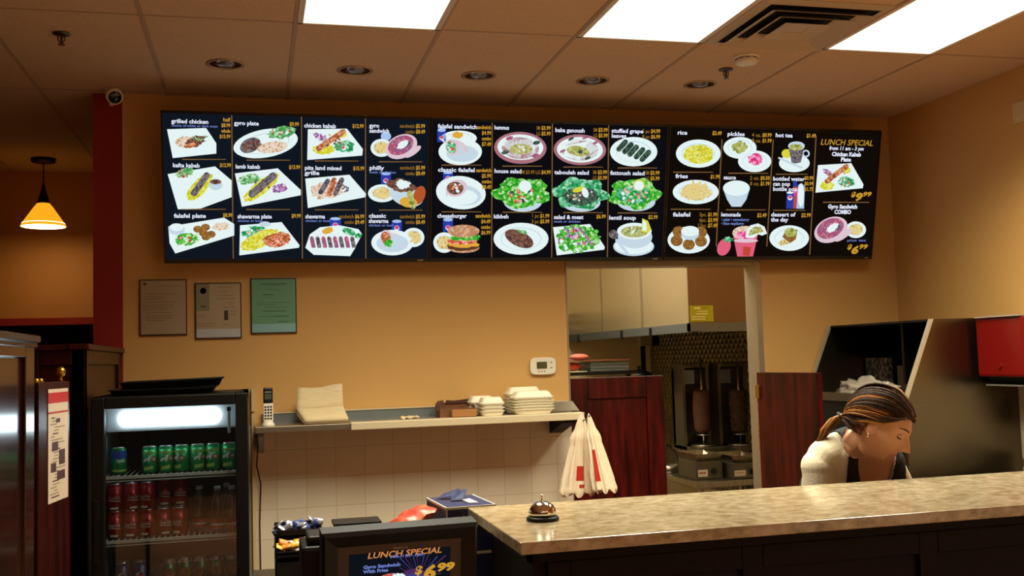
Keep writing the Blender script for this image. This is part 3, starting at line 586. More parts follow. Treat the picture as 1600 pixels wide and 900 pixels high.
# dome camera on the column
p = at(174, 124, y=D-.09); p.z = H; t = thing('security_camera', 'white bullet security camera beside top of the red column', 'security camera', p)
m = MB(); m.cyl(p+Vector((0, 0, -.012)), .035, .012, WHITEP, 20); m.tube([p, p+Vector((0, 0, -.05)), p+Vector((.004, -.015, -.085))], .012, WHITEP, 12); m.build('mount', t)
q = at(178, 149, y=D-.12); dq = Vector((.25, -.8, -.5)).normalized(); X = Matrix.Translation(q)@dq.to_track_quat('Z', 'Y').to_matrix().to_4x4()
m = MB(); m.lathe([(.02, -.06), (.034, -.045), (.042, 0), (.04, .03), (.034, .032)], WHITEP, (0, 0, 0), 24, X=X); m.build('body', t)
m = MB(); m.lathe([(.033, .0325), (.028, .036), (.001, .038)], mat('camera_lens', '#1a1c1c', .08), (0, 0, 0), 24, X=X); m.build('lens', t)
# pendant lamp on the dining side
PD = 6.9; tp = at(68, 248, z=H); PD = tp.y
lo = at(68, 356, y=PD); up = at(68, 318, y=PD); rr = (at(104, 350, y=PD)-at(32, 350, y=PD)).length/2; rt = (at(78, 322, y=PD)-at(58, 322, y=PD)).length/2
sc = at(68, 288, y=PD)
t = thing('pendant_lamp', 'amber glass pendant lamp glowing over the dining side', 'pendant lamp', (tp.x, PD, lo.z))
m = MB(); m.lathe([(.02, -.03), (.075, -.025), (.08, 0)], BLACKP, tp, 24); m.build('canopy', t)
m = MB(); m.cyl((tp.x, PD, sc.z), .004, H-sc.z-.02, BLACKP, 8); m.build('rod', t)
m = MB(); m.lathe([(rt, up.z-sc.z), (rt*.8, (up.z-sc.z)*.7), (.016, (up.z-sc.z)*.35), (.008, .005)], BLACKP, (tp.x, PD, sc.z), 20); m.build('socket', t)
GA = bpy.data.materials.new('amber_glass'); nt, b_ = nodes(GA); b_.inputs['Base Color'].default_value = lin('#e08a10'); b_.inputs['Roughness'].default_value = .3; b_.inputs['Emission Color'].default_value = lin('#f5a31c'); b_.inputs['Emission Strength'].default_value = 1.15
m = MB(); m.lathe([(rt, up.z), (rt*1.5, up.z-.025), (rr*.97, lo.z+.02), (rr, lo.z+.008)], GA, (tp.x, PD, 0), 36, caps=False); o = m.build('glass_shade', t); o.modifiers.new('s', 'SOLIDIFY').thickness = .004
WB = emat('pendant_bulb_glow', (1, .72, .36), PENDANT_W*2)
m = MB(); m.lathe([(rr*.93, lo.z+.03), (rr*.95, lo.z+.008), (.001, lo.z-.004)], WB, (tp.x, PD, 0), 32, caps=False); m.build('lit_diffuser', t)

# ------------------------------------------------------------------ dark wood partitions at the left
def framed_panel(m, u0, u1, z0, z1, P, stile=.06, rail=.07, rec=.012, mt=WOOD_DK, th=.09):
    """rail and stile panel; P(u, d, z) gives a world point, d is depth towards the viewer's side"""
    def bx(a, b, c, d, e, f): # u, d, z ranges
        vs = [P(u, q, z) for z in (c, d) for u, q in ((a, e), (b, e), (b, f), (a, f))]
        m.add(vs, [(0, 3, 2, 1), (4, 5, 6, 7), (0, 1, 5, 4), (1, 2, 6, 5), (2, 3, 7, 6), (3, 0, 4, 7)], mt)
    bx(u0, u0+stile, z0, z1, -th, 0); bx(u1-stile, u1, z0, z1, -th, 0); bx(u0+stile, u1-stile, z1-rail, z1, -th, 0); bx(u0+stile, u1-stile, z0, z0+rail*1.6, -th, 0); bx(u0+stile, u1-stile, z0+rail*1.6, z1-rail, -th+rec, -rec)
t = thing('booth_partition', 'tall dark wood panelled partition with moulded cap at the left edge', 'partition', (-.71, 2.6, 0))
P = lambda u, d, z: Vector((-.66+d, u, z))
m = MB(); framed_panel(m, 1.7, 3.433, 0, 1.60, P, .12, .045, .012); m.build('panel', t, bevel=.003)
m = MB(); m.box((-.765, 1.68, 1.60), (-.645, 3.45, 1.622), WOOD_DK); m.box((-.758, 1.69, 1.585), (-.652, 3.44, 1.60), WOOD_DK); m.build('cap', t, bevel=.003)
t = thing('corner_partition', 'dark red wood half wall with cap between the red column and the fridge', 'partition', (-.70, 4.9, 0))
m = MB(); framed_panel(m, 4.4, 5.54, 0, 1.595, P, .09, .06, .012, WOOD, .05); m.build('side_panel', t, bevel=.003)
P2 = lambda u, d, z: Vector((u, 4.4-d, z))
m = MB(); framed_panel(m, -.88, -.66, 0, 1.595, P2, .05, .06, .012, WOOD, .05); m.build('front_panel', t, bevel=.003)
m = MB(); m.box((-.72, 4.38, 1.595), (-.642, 5.54, 1.618), WOOD); m.box((-.9, 4.385, 1.594), (-.70, 4.46, 1.617), WOOD); m.build('cap', t, bevel=.003)
# swing gate with menu sheet
gd = Vector((.043, .30, 0)).normalized(); gn = Vector((gd.y, -gd.x, 0)); G0 = Vector((-.68, 3.6, 0))
PG = lambda u, d, z: G0+gd*u+gn*d+Vector((0, 0, z))
t = thing('swing_gate', 'narrow dark red wood gate with brass finial, beside the tall partition', 'gate', G0)
m = MB()
vs = [PG(u, q, z) for z in (.12, 1.475) for u, q in ((0, -.03), (.31, -.03), (.31, 0), (0, 0))]; m.add(vs, [(0, 3, 2, 1), (4, 5, 6, 7), (0, 1, 5, 4), (1, 2, 6, 5), (2, 3, 7, 6), (3, 0, 4, 7)], WOOD); m.build('panel', t, bevel=.004)
q = PG(.26, -.015, 1.475); m = MB(); m.lathe([(.009, 0), (.005, .01), (.004, .016), (.012, .02), (.017, .03), (.016, .042), (.008, .05), (.001, .052)], BRASS, q, 18); m.build('finial', t)
for u in (.02, .06): q = PG(u, -.015, 1.472); m = MB(); m.ball(q+Vector((0, 0, .008)), .011, BRASS, 14); m.build('knob', t)
m = MB(); SH = mat('sheet_paper', '#cdb8a0', .6)
def sheet(u0, u1, z0, z1, d, mt): m.quad([PG(u0, d, z0), PG(u1, d, z0), PG(u1, d, z1), PG(u0, d, z1)], mt)
m.prism([PG(.085, .001, 1.075), PG(.285, .001, 1.075), PG(.285, .001, 1.452), PG(.085, .001, 1.452)], gn*.0012, SH)
sheet(.085, .285, 1.405, 1.44, .0027, mat('sheet_red', '#b01a14', .6)); sheet(.085, .285, 1.37, 1.376, .0027, mat('sheet_red'))
R = random.Random(4)
for k in range(26):
    z = 1.355-k*.0105; u = .10+R.random()*.05; sheet(u, u+.03+R.random()*.09, z-.002, z+.002, .0027, INK if k % 5 else mat('sheet_photo', '#4a2a2c', .6))
for u, z, w2, h2 in ((.16, 1.345, .04, .014), (.12, 1.26, .06, .03), (.19, 1.22, .06, .05), (.11, 1.19, .05, .03), (.17, 1.16, .08, .03)): sheet(u, u+w2, z-h2/2, z+h2/2, .0029, mat('sheet_photo'))
o = m.build('notice_sheet'); tag(o, 'tall paper notice with red header taped on the narrow wood gate', 'notice'); rebase(o, PG(.185, .002, 1.075))

# ------------------------------------------------------------------ drinks fridge
FX0, FX1, FY0, FY1, FZ = -.631, -.032, 4.35, 4.95, 1.403
t = thing('display_fridge', 'black glass door drinks fridge, lit, left of the wall shelf', 'fridge', ((FX0+FX1)/2, (FY0+FY1)/2, 0)); FR = t
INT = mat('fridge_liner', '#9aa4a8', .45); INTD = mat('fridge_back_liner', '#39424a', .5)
m = MB(); yb = FY0+.055
m.box((FX0, yb, 0), (FX0+.03, FY1, FZ), BLACKP); m.box((FX1-.03, yb, 0), (FX1, FY1, FZ), BLACKP); m.box((FX0, yb, FZ-.03), (FX1, FY1, FZ), BLACKP); m.box((FX0, FY1-.03, 0), (FX1, FY1, FZ), BLACKP); m.box((FX0, yb, 0), (FX1, FY1, .2), BLACKP)
m.build('cabinet_body', t)
m = MB(); a0, a1 = FX0+.031, FX1-.031
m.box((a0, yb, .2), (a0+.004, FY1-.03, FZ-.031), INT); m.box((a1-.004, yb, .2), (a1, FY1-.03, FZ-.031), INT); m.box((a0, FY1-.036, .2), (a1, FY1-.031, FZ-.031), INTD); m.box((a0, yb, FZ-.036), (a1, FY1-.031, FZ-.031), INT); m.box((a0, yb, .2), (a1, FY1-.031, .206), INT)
m.build('liner', t)
m = MB(); e = .05
m.box((FX0, FY0, .12), (FX0+e, yb-.004, FZ-.002), BLACKP); m.box((FX1-e, FY0, .12), (FX1, yb-.004, FZ-.002), BLACKP); m.box((FX0+e, FY0, FZ-.047), (FX1-e, yb-.004, FZ-.002), BLACKP); m.box((FX0+e, FY0, .12), (FX1-e, yb-.004, .2), BLACKP)
dr = m.build('door', t, bevel=.004)
m = MB(); m.box((FX0+e, FY0+.02, .2), (FX1-e, FY0+.024, FZ-.047), glassmat('door_glass', (.80, .84, .84), .045, .01)); m.build('door_glass', dr)
m = MB(); m.box((FX0+.01, FY0-.012, .75), (FX0+.03, FY0, 1.0), BLACKP, .004); m.build('door_handle', dr)
m = MB(); m.box((FX1-.045, FY0+.01, FZ-.002), (FX1-.015, FY0+.05, FZ+.006), STEEL_D); m.build('hinge', dr)
m = MB(); m.box((a0+.004, 4.5, 1.255), (a1-.004, 4.62, FZ-.037), mat('fridge_lamp_housing', '#c9d2d6', .4), .01); m.build('lamp_housing', t)
m = MB(); FL = emat('fridge_lamp', (.86, .95, 1.0), 7.)
X = Matrix.Translation(Vector((-.345, 4.497, 1.308))); pr = []
for k in range(9): q = -PI/2+PI*k/8; pr.append((max(.001, .036*math.cos(q)), (-.175 if q < 0 else .175)+.03*math.sin(q)))
m.lathe(pr, FL, (-.345, 4.497, 1.308), 20, 'x', sy=1); m.build('lamp_cover', t)
m = MB(); m.box((-.115, 4.46, 1.235), (-.103, 4.47, 1.34), mat('thermometer_white', '#b9b9b0', .4), .002); m.box((-.117, 4.458, 1.325), (-.101, 4.472, 1.342), BLACKP); m.build('thermometer', t)
WIRE = mat('wire_white', '#c9c8be', .4)
for z in (1.083, .828, .62, .40):
    m = MB(); m.box((a0+.006, 4.425, z-.012), (a1-.006, 4.433, z), WIRE); m.box((a0+.006, 4.425, z-.022), (a1-.006, 4.431, z-.018), WIRE)
    for k in range(24): x = a0+.012+k*(a1-a0-.024)/23; m.box((x-.0015, 4.43, z-.004), (x+.0015, 4.9, z-.001), WIRE)
    m.build('shelf', t)
# cans
CANTOP = mat('can_aluminium', '#c9ccd0', .25, 1.)
CR, CH = .0308, .110
def wrapm(m, s, mt, wd, hh, z, ang=0, bold=.04):
    vs, fs, w2 = text_mesh(s, bold, 1); k = wd/w2
    m.add([Vector(((CR+.0006)*math.sin((a*k-wd/2)/CR+ang), -(CR+.0006)*math.cos((a*k-wd/2)/CR+ang), z+b*hh)) for a, b in vs], fs, mt)
def patch(m, a0_, a1_, z0, z1, mt, off=.0004, slant=0):
    n = 8; vs = []
    for k in range(n+1):
        a = a0_+(a1_-a0_)*k/n
        for z in (z0+slant*k/n, z1+slant*k/n): vs.append(((CR+off)*math.sin(a), -(CR+off)*math.cos(a), z))
    m.add(vs, [(2*k, 2*k+2, 2*k+3, 2*k+1) for k in range(n)], mt, True)
def disc(m, a, z, r, mt, off=.0009):
    vs = [((CR+off)*math.sin(a+r/CR*math.cos(q)), -(CR+off)*math.cos(a+r/CR*math.cos(q)), z+r*math.sin(q)) for q in [2*PI*i/16 for i in range(16)]]; m.add(vs, [tuple(range(16))], mt)
def make_can(kind, label, group):
    t = thing('drink_can', label, 'drink can', (0, 0, 0), 0, group); m = MB()
    c1 = {'lime': '#0d8a4a', 'red': '#8f0d14', 'blue': '#0c2350', 'ginger': '#124d24', 'bluegreen': '#0f7a3c'}[kind]
    b = mat('can_'+kind, c1, .3, .45)
    m.lathe([(.024, 0), (.0285, .003), (CR, .010), (CR, CH-.014)], b, n=24); m.lathe([(CR, CH-.014), (.0265, CH-.003)], b if kind != 'ginger' else CANTOP, n=24, caps=False)
    wh = mat('can_white', '#d8dcd6', .35); rd = mat('can_red_mark', '#c2202a', .35); lm = mat('can_lime_mark', '#9ec25a', .35); og = mat('can_orange_mark', '#b5693a', .4)
    if kind == 'lime':
        patch(m, -1.0, -.1, .045, .056, wh, slant=.014); patch(m, -.9, .3, .012, .026, lm, slant=.006); patch(m, -1.1, .9, .080, .088, lm)
        wrapm(m, '7', wh, .016, .040, .048, -.15); disc(m, .42, .058, .011, rd); wrapm(m, 'UP', wh, .014, .014, .053, .42)
    if kind == 'red': wrapm(m, 'Coca-Cola', wh, .046, .019, .048, 0, .02); patch(m, -.8, .8, .042, .045, wh, slant=-.004); patch(m, -.5, .5, .008, .016, wh)
    if kind == 'blue': disc(m, 0, .055, .017, wh); patch(m, -.55, .55, .052, .058, rd, .0012, .002)
    if kind == 'ginger': disc(m, 0, .055, .021, og); disc(m, 0, .055, .013, mat('can_tan_mark', '#8f4a35', .5), .0012); patch(m, -.8, .8, .012, .02, lm)
    if kind == 'bluegreen': patch(m, -1.4, 1.4, .062, .094, mat('can_blue_mark', '#1c3f9a', .3), slant=.004); wrapm(m, 'Sprite', wh, .034, .018, .05, 0); patch(m, -1.4, 1.4, .012, .02, lm)
    m.build('can_body', t, keep=True)
    m = MB(); m.lathe([(.0265, CH-.003), (.0268, CH), (.0245, CH), (.024, CH-.004), (.001, CH-.004)], CANTOP, n=24, caps=False); m.box((-.006, -.012, CH-.0035), (.006, .008, CH-.0015), CANTOP, .0006); m.build('can_lid', t, keep=True)
    return t
def canrow(kind, places, group, lab):
    first = None
    for i, (x, y, z, txt, rz) in enumerate(places):
        if first is None: o = make_can(kind, txt, group); o.location = (x, y, z); o.rotation_euler = (0, 0, rz); first = o
        else: copy_tree(first, (x, y, z), rz, txt)
R = random.Random(9); Z1, Z2, Z3 = 1.083, .828, .62
ords = ['first', 'second', 'third', 'fourth', 'fifth', 'sixth']
rr_ = [.2, .35, -.35, .55, -.1, .1]
canrow('lime', [(-.4255+k*.0625, 4.50, Z1, 'green lemon-lime can on the top fridge shelf, %s from the left in its row' % ords[k], rr_[k]) for k in range(6)], 'green cans on the top fridge shelf', '')
canrow('bluegreen', [(-.548, 4.52, Z1, 'lone blue-topped green can at the left of the top fridge shelf', .4)], None, '')
pl = [(-.561+k*.0625, 4.505, Z2, 'red cola can in the lower layer of the red cans, %s from the left' % ords[k], R.uniform(-.5, .5)) for k in range(5)]
pl += [(-.561+k*.0625, 4.505, Z2+CH, 'red cola can in the upper layer of the red cans, %s from the left' % ords[k], R.uniform(-.5, .5)) for k in range(3)]
pl += [(-.3735+k*.0625, 4.572, Z2, 'red cola can standing behind the lower front layer, %s hidden one' % ords[k], 0) for k in range(2)]
pl += [(-.3735+k*.0625, 4.572, Z2+CH, 'dim red cola can stacked one row back, %s' % ['left', 'right'][k], 0) for k in range(2)]
canrow('red', pl, 'red cans on the second fridge shelf', '')
canrow('blue', [(-.535+k*.07, 4.50, Z3, 'dark blue can on the third fridge shelf, '+['left one', 'right one'][k], .1) for k in range(2)], 'blue cans on the third fridge shelf', '')
canrow('ginger', [(-.3525+k*.0625, 4.50, Z3, 'green can with orange disc on the third fridge shelf, %s from the left' % ords[k], R.uniform(-.4, .4)) for k in range(5)], 'green cans on the third fridge shelf', '')
# clear bottles
def bottle(x, y, label, first=[None]):
    if first[0]: return copy_tree(first[0], (x, y, Z2), None, label)
    t = thing('water_bottle', label, 'bottle', (x, y, Z2), 0, 'clear bottles on the second fridge shelf')
    m = MB(); m.lathe([(.024, 0), (.030, .006), (.030, .05), (.0285, .055), (.030, .06), (.030, .12), (.024, .14), (.012, .163), (.012, .172)], glassmat('clear_plastic', (.86, .93, .94), .16, .05), n=24); m.build('bottle_body', t, keep=True)
    m = MB(); m.lathe([(.0305, .016), (.0305, .052)], mat('bottle_label_red', '#a5262a', .4), n=24, caps=False); m.lathe([(.0308, .028), (.0308, .036)], mat('can_white'), n=24, caps=False); m.build('bottle_label', t, keep=True)
    m = MB(); m.lathe([(.014, .17), (.014, .186), (.001, .186)], mat('bottle_cap_white', '#b9c6cc', .4), n=18); m.build('bottle_cap', t, keep=True); first[0] = t
bottle(-.102, 4.50, 'clear bottle with red label, rightmost on the second fridge shelf'); bottle(-.16, 4.50, 'clear bottle with red label, second from the right on its fridge shelf')
bottle(-.235, 4.56, 'clear bottle set back beside the red cans'); bottle(-.125, 4.60, 'clear bottle in the back row between two front bottles')
# black trays on the fridge
def tray(x0, x1, y0, y1, z, h, label, rz=0, tilt=0):
    cx, cy = (x0+x1)/2, (y0+y1)/2; X = Matrix.Translation(Vector((cx, cy, z)))@Matrix.Rotation(rz, 4, 'Z')@Matrix.Rotation(tilt, 4, 'Y'); a, b = (x1-x0)/2, (y1-y0)/2; m = MB()
    m.box((-a*.9, -b*.88, 0), (a*.9, b*.88, .005), BLACKM, X=X)
    P_ = [(-a*.9, -b*.88, 0), (a*.9, -b*.88, 0), (a*.9, b*.88, 0), (-a*.9, b*.88, 0), (-a*.97, -b*.96, h), (a*.97, -b*.96, h), (a*.97, b*.96, h), (-a*.97, b*.96, h), (-a, -b, h+.003), (a, -b, h+.003), (a, b, h+.003), (-a, b, h+.003), (-a, -b, h-.001), (a, -b, h-.001), (a, b, h-.001), (-a, b, h-.001)]
    m.add(P_, [(i+j*4, (i+1) % 4+j*4, (i+1) % 4+j*4+4, i+j*4+4) for j in range(3) for i in range(4)], BLACKP, X=X)
    o = m.build('serving_tray'); tag(o, label, 'tray', 'black trays stacked on the fridge'); rebase(o, (cx, cy, z)); return o
tray(-.58, -.16, 4.42, 4.8, FZ+.001, .022, 'black serving tray lying directly on top of the fridge, bottom of the stack')
tray(-.545, -.13, 4.43, 4.79, FZ+.028, .028, 'black serving tray on top of another tray above the fridge', .03, -.02)

# ------------------------------------------------------------------ wall shelf and what is on it
SZ = 1.207; SS = mat('shelf_steel', '#b3a893', .3, .9); SSB = mat('galvanized_lip', '#8f9aa0', .35, .8); SSW = mat('shelf_front_cream', '#d8c8a4', .35, .2)
t = thing('wall_shelf', 'long stainless wall shelf with upturned back lip over the cream tiles', 'shelf', (.85, D, SZ-.02))
m = MB(); m.box((-.005, 5.25, SZ-.004), (1.667, 5.53, SZ), SS); m.box((-.005, 5.24, SZ-.03), (.475, 5.25, SZ), SS, .003); m.build('deck', t)
m = MB(); m.box((.03, 5.524, SZ), (1.69, 5.536, 1.258), SSB); m.box((.03, 5.518, 1.258), (1.69, 5.538, 1.264), SSW); m.build('back_lip', t)
m = MB(); m.box((.462, 5.222, SZ-.034), (1.69, 5.24, SZ+.004), SSW, .004); m.box((.462, 5.225, SZ+.0), (1.69, 5.3, SZ+.004), SSW); m.build('front_rail', t)
for x in (.01, 1.585):
    m = MB(); m.prism([(x, 5.535, SZ-.035), (x, 5.535, SZ-.15 if x < 1 else SZ-.12), (x, 5.28, SZ-.05), (x, 5.28, SZ-.035)], (.028 if x < 1 else .075, 0, 0), SSB if x < 1 else BLACKM); m.build('bracket', t)
# vertical trim strip beside the fridge and a hanging cable
m = MB(); a = at(395, 607, y=5.51); b = at(395, 643, y=5.51); m.box((a.x-.008, 5.50, 0), (a.x+.008, D, b.z-.01), mat('cream_trim', '#c9b083', .5)); m.box((a.x-.008, 5.50, b.z), (a.x+.008, D, a.z), mat('cream_trim')); struct('trim_4', m)
m = MB(); m.tube([(.012, 5.45, 1.16), (.0, 5.46, 1.0), (.02, 5.5, .9), (.012, 5.52, .7), (.015, 5.53, .2)], .004, mat('cord_brown', '#2c2018', .6), 8); o = m.build('power_cord'); tag(o, 'thin dark cord hanging down the tiles beside the fridge', 'cord'); rebase(o, (.015, 5.53, .2))
# phone
t = thing('cordless_phone', 'white and black cordless phone standing in its cradle at the shelf left end', 'phone', (.06, 5.31, SZ))
m = MB(); m.lathe([(.032, 0), (.032, .006), (.022, .022), (.018, .026)], WHITEP, (.06, 5.31, SZ), 24, sx=1, sy=.9); m.build('cradle', t)
X = Matrix.Translation(Vector((.06, 5.315, SZ+.02)))@Matrix.Rotation(-.12, 4, 'X')
m = MB(); m.box((-.024, -.012, 0), (.024, .012, .095), WHITEP, .006, X=X); m.box((-.0235, -.0125, .088), (.0235, .0125, .172), BLACKP, .008, X=X); m.build('handset', t)
m = MB(); m.box((-.017, -.0135, .112), (.017, -.012, .14), mat('phone_lcd', '#4a4c38', .2), X=X); m.box((-.016, -.0135, .146), (.016, -.012, .151), mat('phone_grey', '#8a8a84', .4), X=X); m.build('display', t)
m = MB()
for i in range(3):
    for j in range(5): m.box((-.018+i*.0135, -.0137, .012+j*.0145), (-.009+i*.0135, -.0118, .020+j*.0145), BLACKP, X=X)
m.build('keypad', t)
# napkin stack: bent stack leaning on the wall
NAP = mat('napkin_cream', '#dcc69c', .9, col2='#cfb88c', scale=30, stretch=(.5, 4, 14), bump=.2, bscale=30)
m = MB()
def slab(p0, p1, p2, p3, thk, n=10, wob=.004):
    """wavy slab between four corners, thickness along the outward normal"""
    p0, p1, p2, p3 = map(Vector, (p0, p1, p2, p3)); nn = (p1-p0).cross(p3-p0).normalized(); vs = []; fs = []
    for s_ in (0, 1):
        for i in range(n+1):
            for j in range(5):
                a, b = i/n, j/4; q = (p0*(1-a)+p1*a)*(1-b)+(p3*(1-a)+p2*a)*b; vs.append(q+nn*(thk*s_+wob*math.sin(a*7+s_*.6)*(b))+Vector((0, 0, wob*1.3*math.cos(a*6+1)*b)))
    K = (n+1)*5
    for s_ in (0, 1):
        for i in range(n):
            for j in range(4): k = s_*K+i*5+j; f = (k, k+5, k+6, k+1); fs.append(f if s_ else f[::-1])
    for i in range(n): k = i*5; fs.append((k, k+K, k+5+K, k+5)); k += 4; fs.append((k, k+5, k+5+K, k+K))
    for j in range(4): fs.append((j, j+1, j+1+K, j+K)); k = n*5+j; fs.append((k, k+K, k+1+K, k+1))
    m.add(vs, fs, NAP, True)
A = at(463, 641, y=5.40); B = at(536, 632, y=5.40)
slab((A.x, 5.40, A.z-.012), (B.x, 5.40, A.z-.008), (B.x, 5.455, 1.385), (A.x+.01, 5.455, 1.375), .03)
slab((A.x+.035, 5.262, SZ+.004), (B.x+.012, 5.262, SZ+.004), (B.x-.004, 5.40, A.z-.004), (A.x-.004, 5.40, A.z-.006), .026, wob=.002)
for k in range(3): slab((A.x+.03, 5.268+k*.004, SZ+.008+k*.008), (B.x+.01, 5.268+k*.004, SZ+.008+k*.008), (B.x-.004, 5.385, A.z-.02+k*.006), (A.x-.002, 5.385, A.z-.02+k*.006), .003, wob=.002)
o = m.build('napkin_stack'); tag(o, 'folded stack of cream paper napkins leaning on the wall, on the shelf', 'napkins'); rebase(o, ((A.x+B.x)/2, 5.35, SZ))
# crumpled napkin
m = MB(); R = random.Random(3); q = at(640, 650, y=5.34); vs = []; fs = []; n = 9
for i in range(n):
    for j in range(6): vs.append((q.x-.045+i*.0115, 5.31+j*.018, SZ+.006+.012*R.random()))
for i in range(n-1):
    for j in range(5): k = i*6+j; fs.append((k, k+6, k+7, k+1))
m.add(vs, fs, NAP); o = m.build('crumpled_napkin'); o.modifiers.new('s', 'SOLIDIFY').thickness = .003; tag(o, 'small crumpled cream napkin lying flat in the middle of the shelf', 'napkin'); rebase(o, (q.x, 5.35, SZ))
# brown box
KR = mat('kraft_card', '#7a4a22', .8, col2='#693e1c', scale=20); KRD = mat('brown_card_dark', '#4a2812', .85)
a = at(686, 648, y=5.36); b = at(738, 624, y=5.4); t = thing('brown_carton', 'open dark brown carton with torn flaps on the wall shelf', 'carton', ((a.x+b.x)/2, 5.4, SZ)); cz = b.z
m = MB()
for lo, hi in (((a.x, 5.33, SZ+.001), (b.x, 5.47, SZ+.004)), ((a.x, 5.33, SZ+.004), (b.x, 5.334, SZ+.05)), ((a.x, 5.466, SZ+.004), (b.x, 5.47, SZ+.075)), ((a.x, 5.334, SZ+.004), (a.x+.004, 5.466, SZ+.065)), ((b.x-.004, 5.334, SZ+.004), (b.x, 5.466, SZ+.06))): m.box(lo, hi, KR)
m.build('tray_box', t)
m = MB(); m.prism([(a.x-.015, 5.335, SZ+.04), (a.x+.03, 5.33, SZ+.05), (a.x+.025, 5.36, SZ+.092), (a.x-.008, 5.36, SZ+.088)], (0, .004, 0), KRD); m.build('flap', t)
m = MB(); m.prism([(a.x+.05, 5.46, SZ+.068), (b.x+.005, 5.46, SZ+.07), (b.x+.003, 5.46, SZ+.092), (a.x+.1, 5.46, SZ+.084), (a.x+.06, 5.46, SZ+.088)], (0, .004, 0), KRD); m.build('flap', t)
m = MB(); m.box((a.x+.055, 5.275, SZ+.006), (b.x-.005, 5.325, SZ+.042), mat('kraft_light', '#a06a35', .8), .003); o = m.build('kraft_box'); tag(o, 'small light brown kraft box in front of the dark carton', 'box'); rebase(o, ((a.x+b.x)/2, 5.3, SZ+.006))
# foam containers
FOAM = mat('white_foam', '#e9dfc4', .55)
def foam_shape(w, d, h, closed):
    m = MB(); a, b = w/2, d/2
    def lev(rows):
        n = 32; vs = []; fs = []
        for sc_, z in rows:
            for k in range(n):
                q = 2*PI*k/n+PI/n; c_, s_ = math.cos(q), math.sin(q); ex = .38; rib = 1+.0*math.sin(9*q)
                vs.append((a*sc_*math.copysign(abs(c_)**ex, c_)*rib, b*sc_*math.copysign(abs(s_)**ex, s_), z))
        for i in range(len(rows)-1):
            for k in range(n): k2 = (k+1) % n; fs.append((i*n+k, i*n+k2, (i+1)*n+k2, (i+1)*n+k))
        fs.append(tuple(range(n))[::-1]); fs.append(tuple(range((len(rows)-1)*n, len(rows)*n))); return vs, fs
    lo = h*.42
    vs, fs = lev([(.80, 0), (.93, lo-.004), (1.0, lo-.002), (1.0, lo+.001), (.90, lo+.001), (.76, .004)]); m.add(vs, fs, FOAM)
    if closed:
        m2 = MB(); vs, fs = lev([(1.0, lo+.002), (1.0, lo+.006), (.93, lo+.008), (.80, h-.006), (.74, h), (.70, h)]); m2.add(vs, fs, FOAM); return m, m2
    return m, None
def foam(w, d, h, x, y, z, closed, label, group, rz=0):
    t = thing('foam_container', label, 'food container', (x, y, z), rz, group); m, m2 = foam_shape(w, d, h, closed)
    m.build('base', t, keep=True)
    if m2: m2.build('lid', t, keep=True)
    return t
def foamstack(w, d, h, x, y, nest, step, group, desc, rz=0):
    z = SZ+.005; first = None
    for k in range(nest):
        lab = 'open white foam tray in the %s, %s from the bottom' % (desc, ords[k])
        if first is None: first = foam(w, d, h, x, y, z, False, lab, group, rz)
        else: copy_tree(first, (x, y, z), None, lab)
        z += step
    foam(w*.97, d*.97, h, x, y, z+(h*.42-step if nest else 0)*.0+.001, True, 'closed white foam container on top of the %s' % desc, group, rz)
foamstack(.145, .13, .058, 1.175, 5.44, 2, .020, 'small foam containers on the shelf', 'small back stack')
foamstack(.135, .12, .058, 1.205, 5.32, 2, .018, 'small foam containers on the shelf', 'small front stack')
foamstack(.205, .12, .066, 1.415, 5.455, 4, .018, 'large foam containers on the shelf', 'large back stack')
foamstack(.235, .14, .060, 1.43, 5.33, 4, .0145, 'large foam containers on the shelf', 'large front stack')
m = MB(); m.prism([(1.55, 5.40, SZ+.004), (1.72, 5.40, SZ+.004), (1.70, 5.46, SZ+.055), (1.57, 5.46, SZ+.055)], (0, .004, 0), mat('grey_sheet', '#6f6350', .5)); m.box((1.55, 5.40, SZ+.003), (1.70, 5.5, SZ+.008), mat('grey_sheet')); o = m.build('metal_tray'); tag(o, 'small grey metal tray at the right end of the shelf', 'tray'); rebase(o, (1.62, 5.45, SZ))
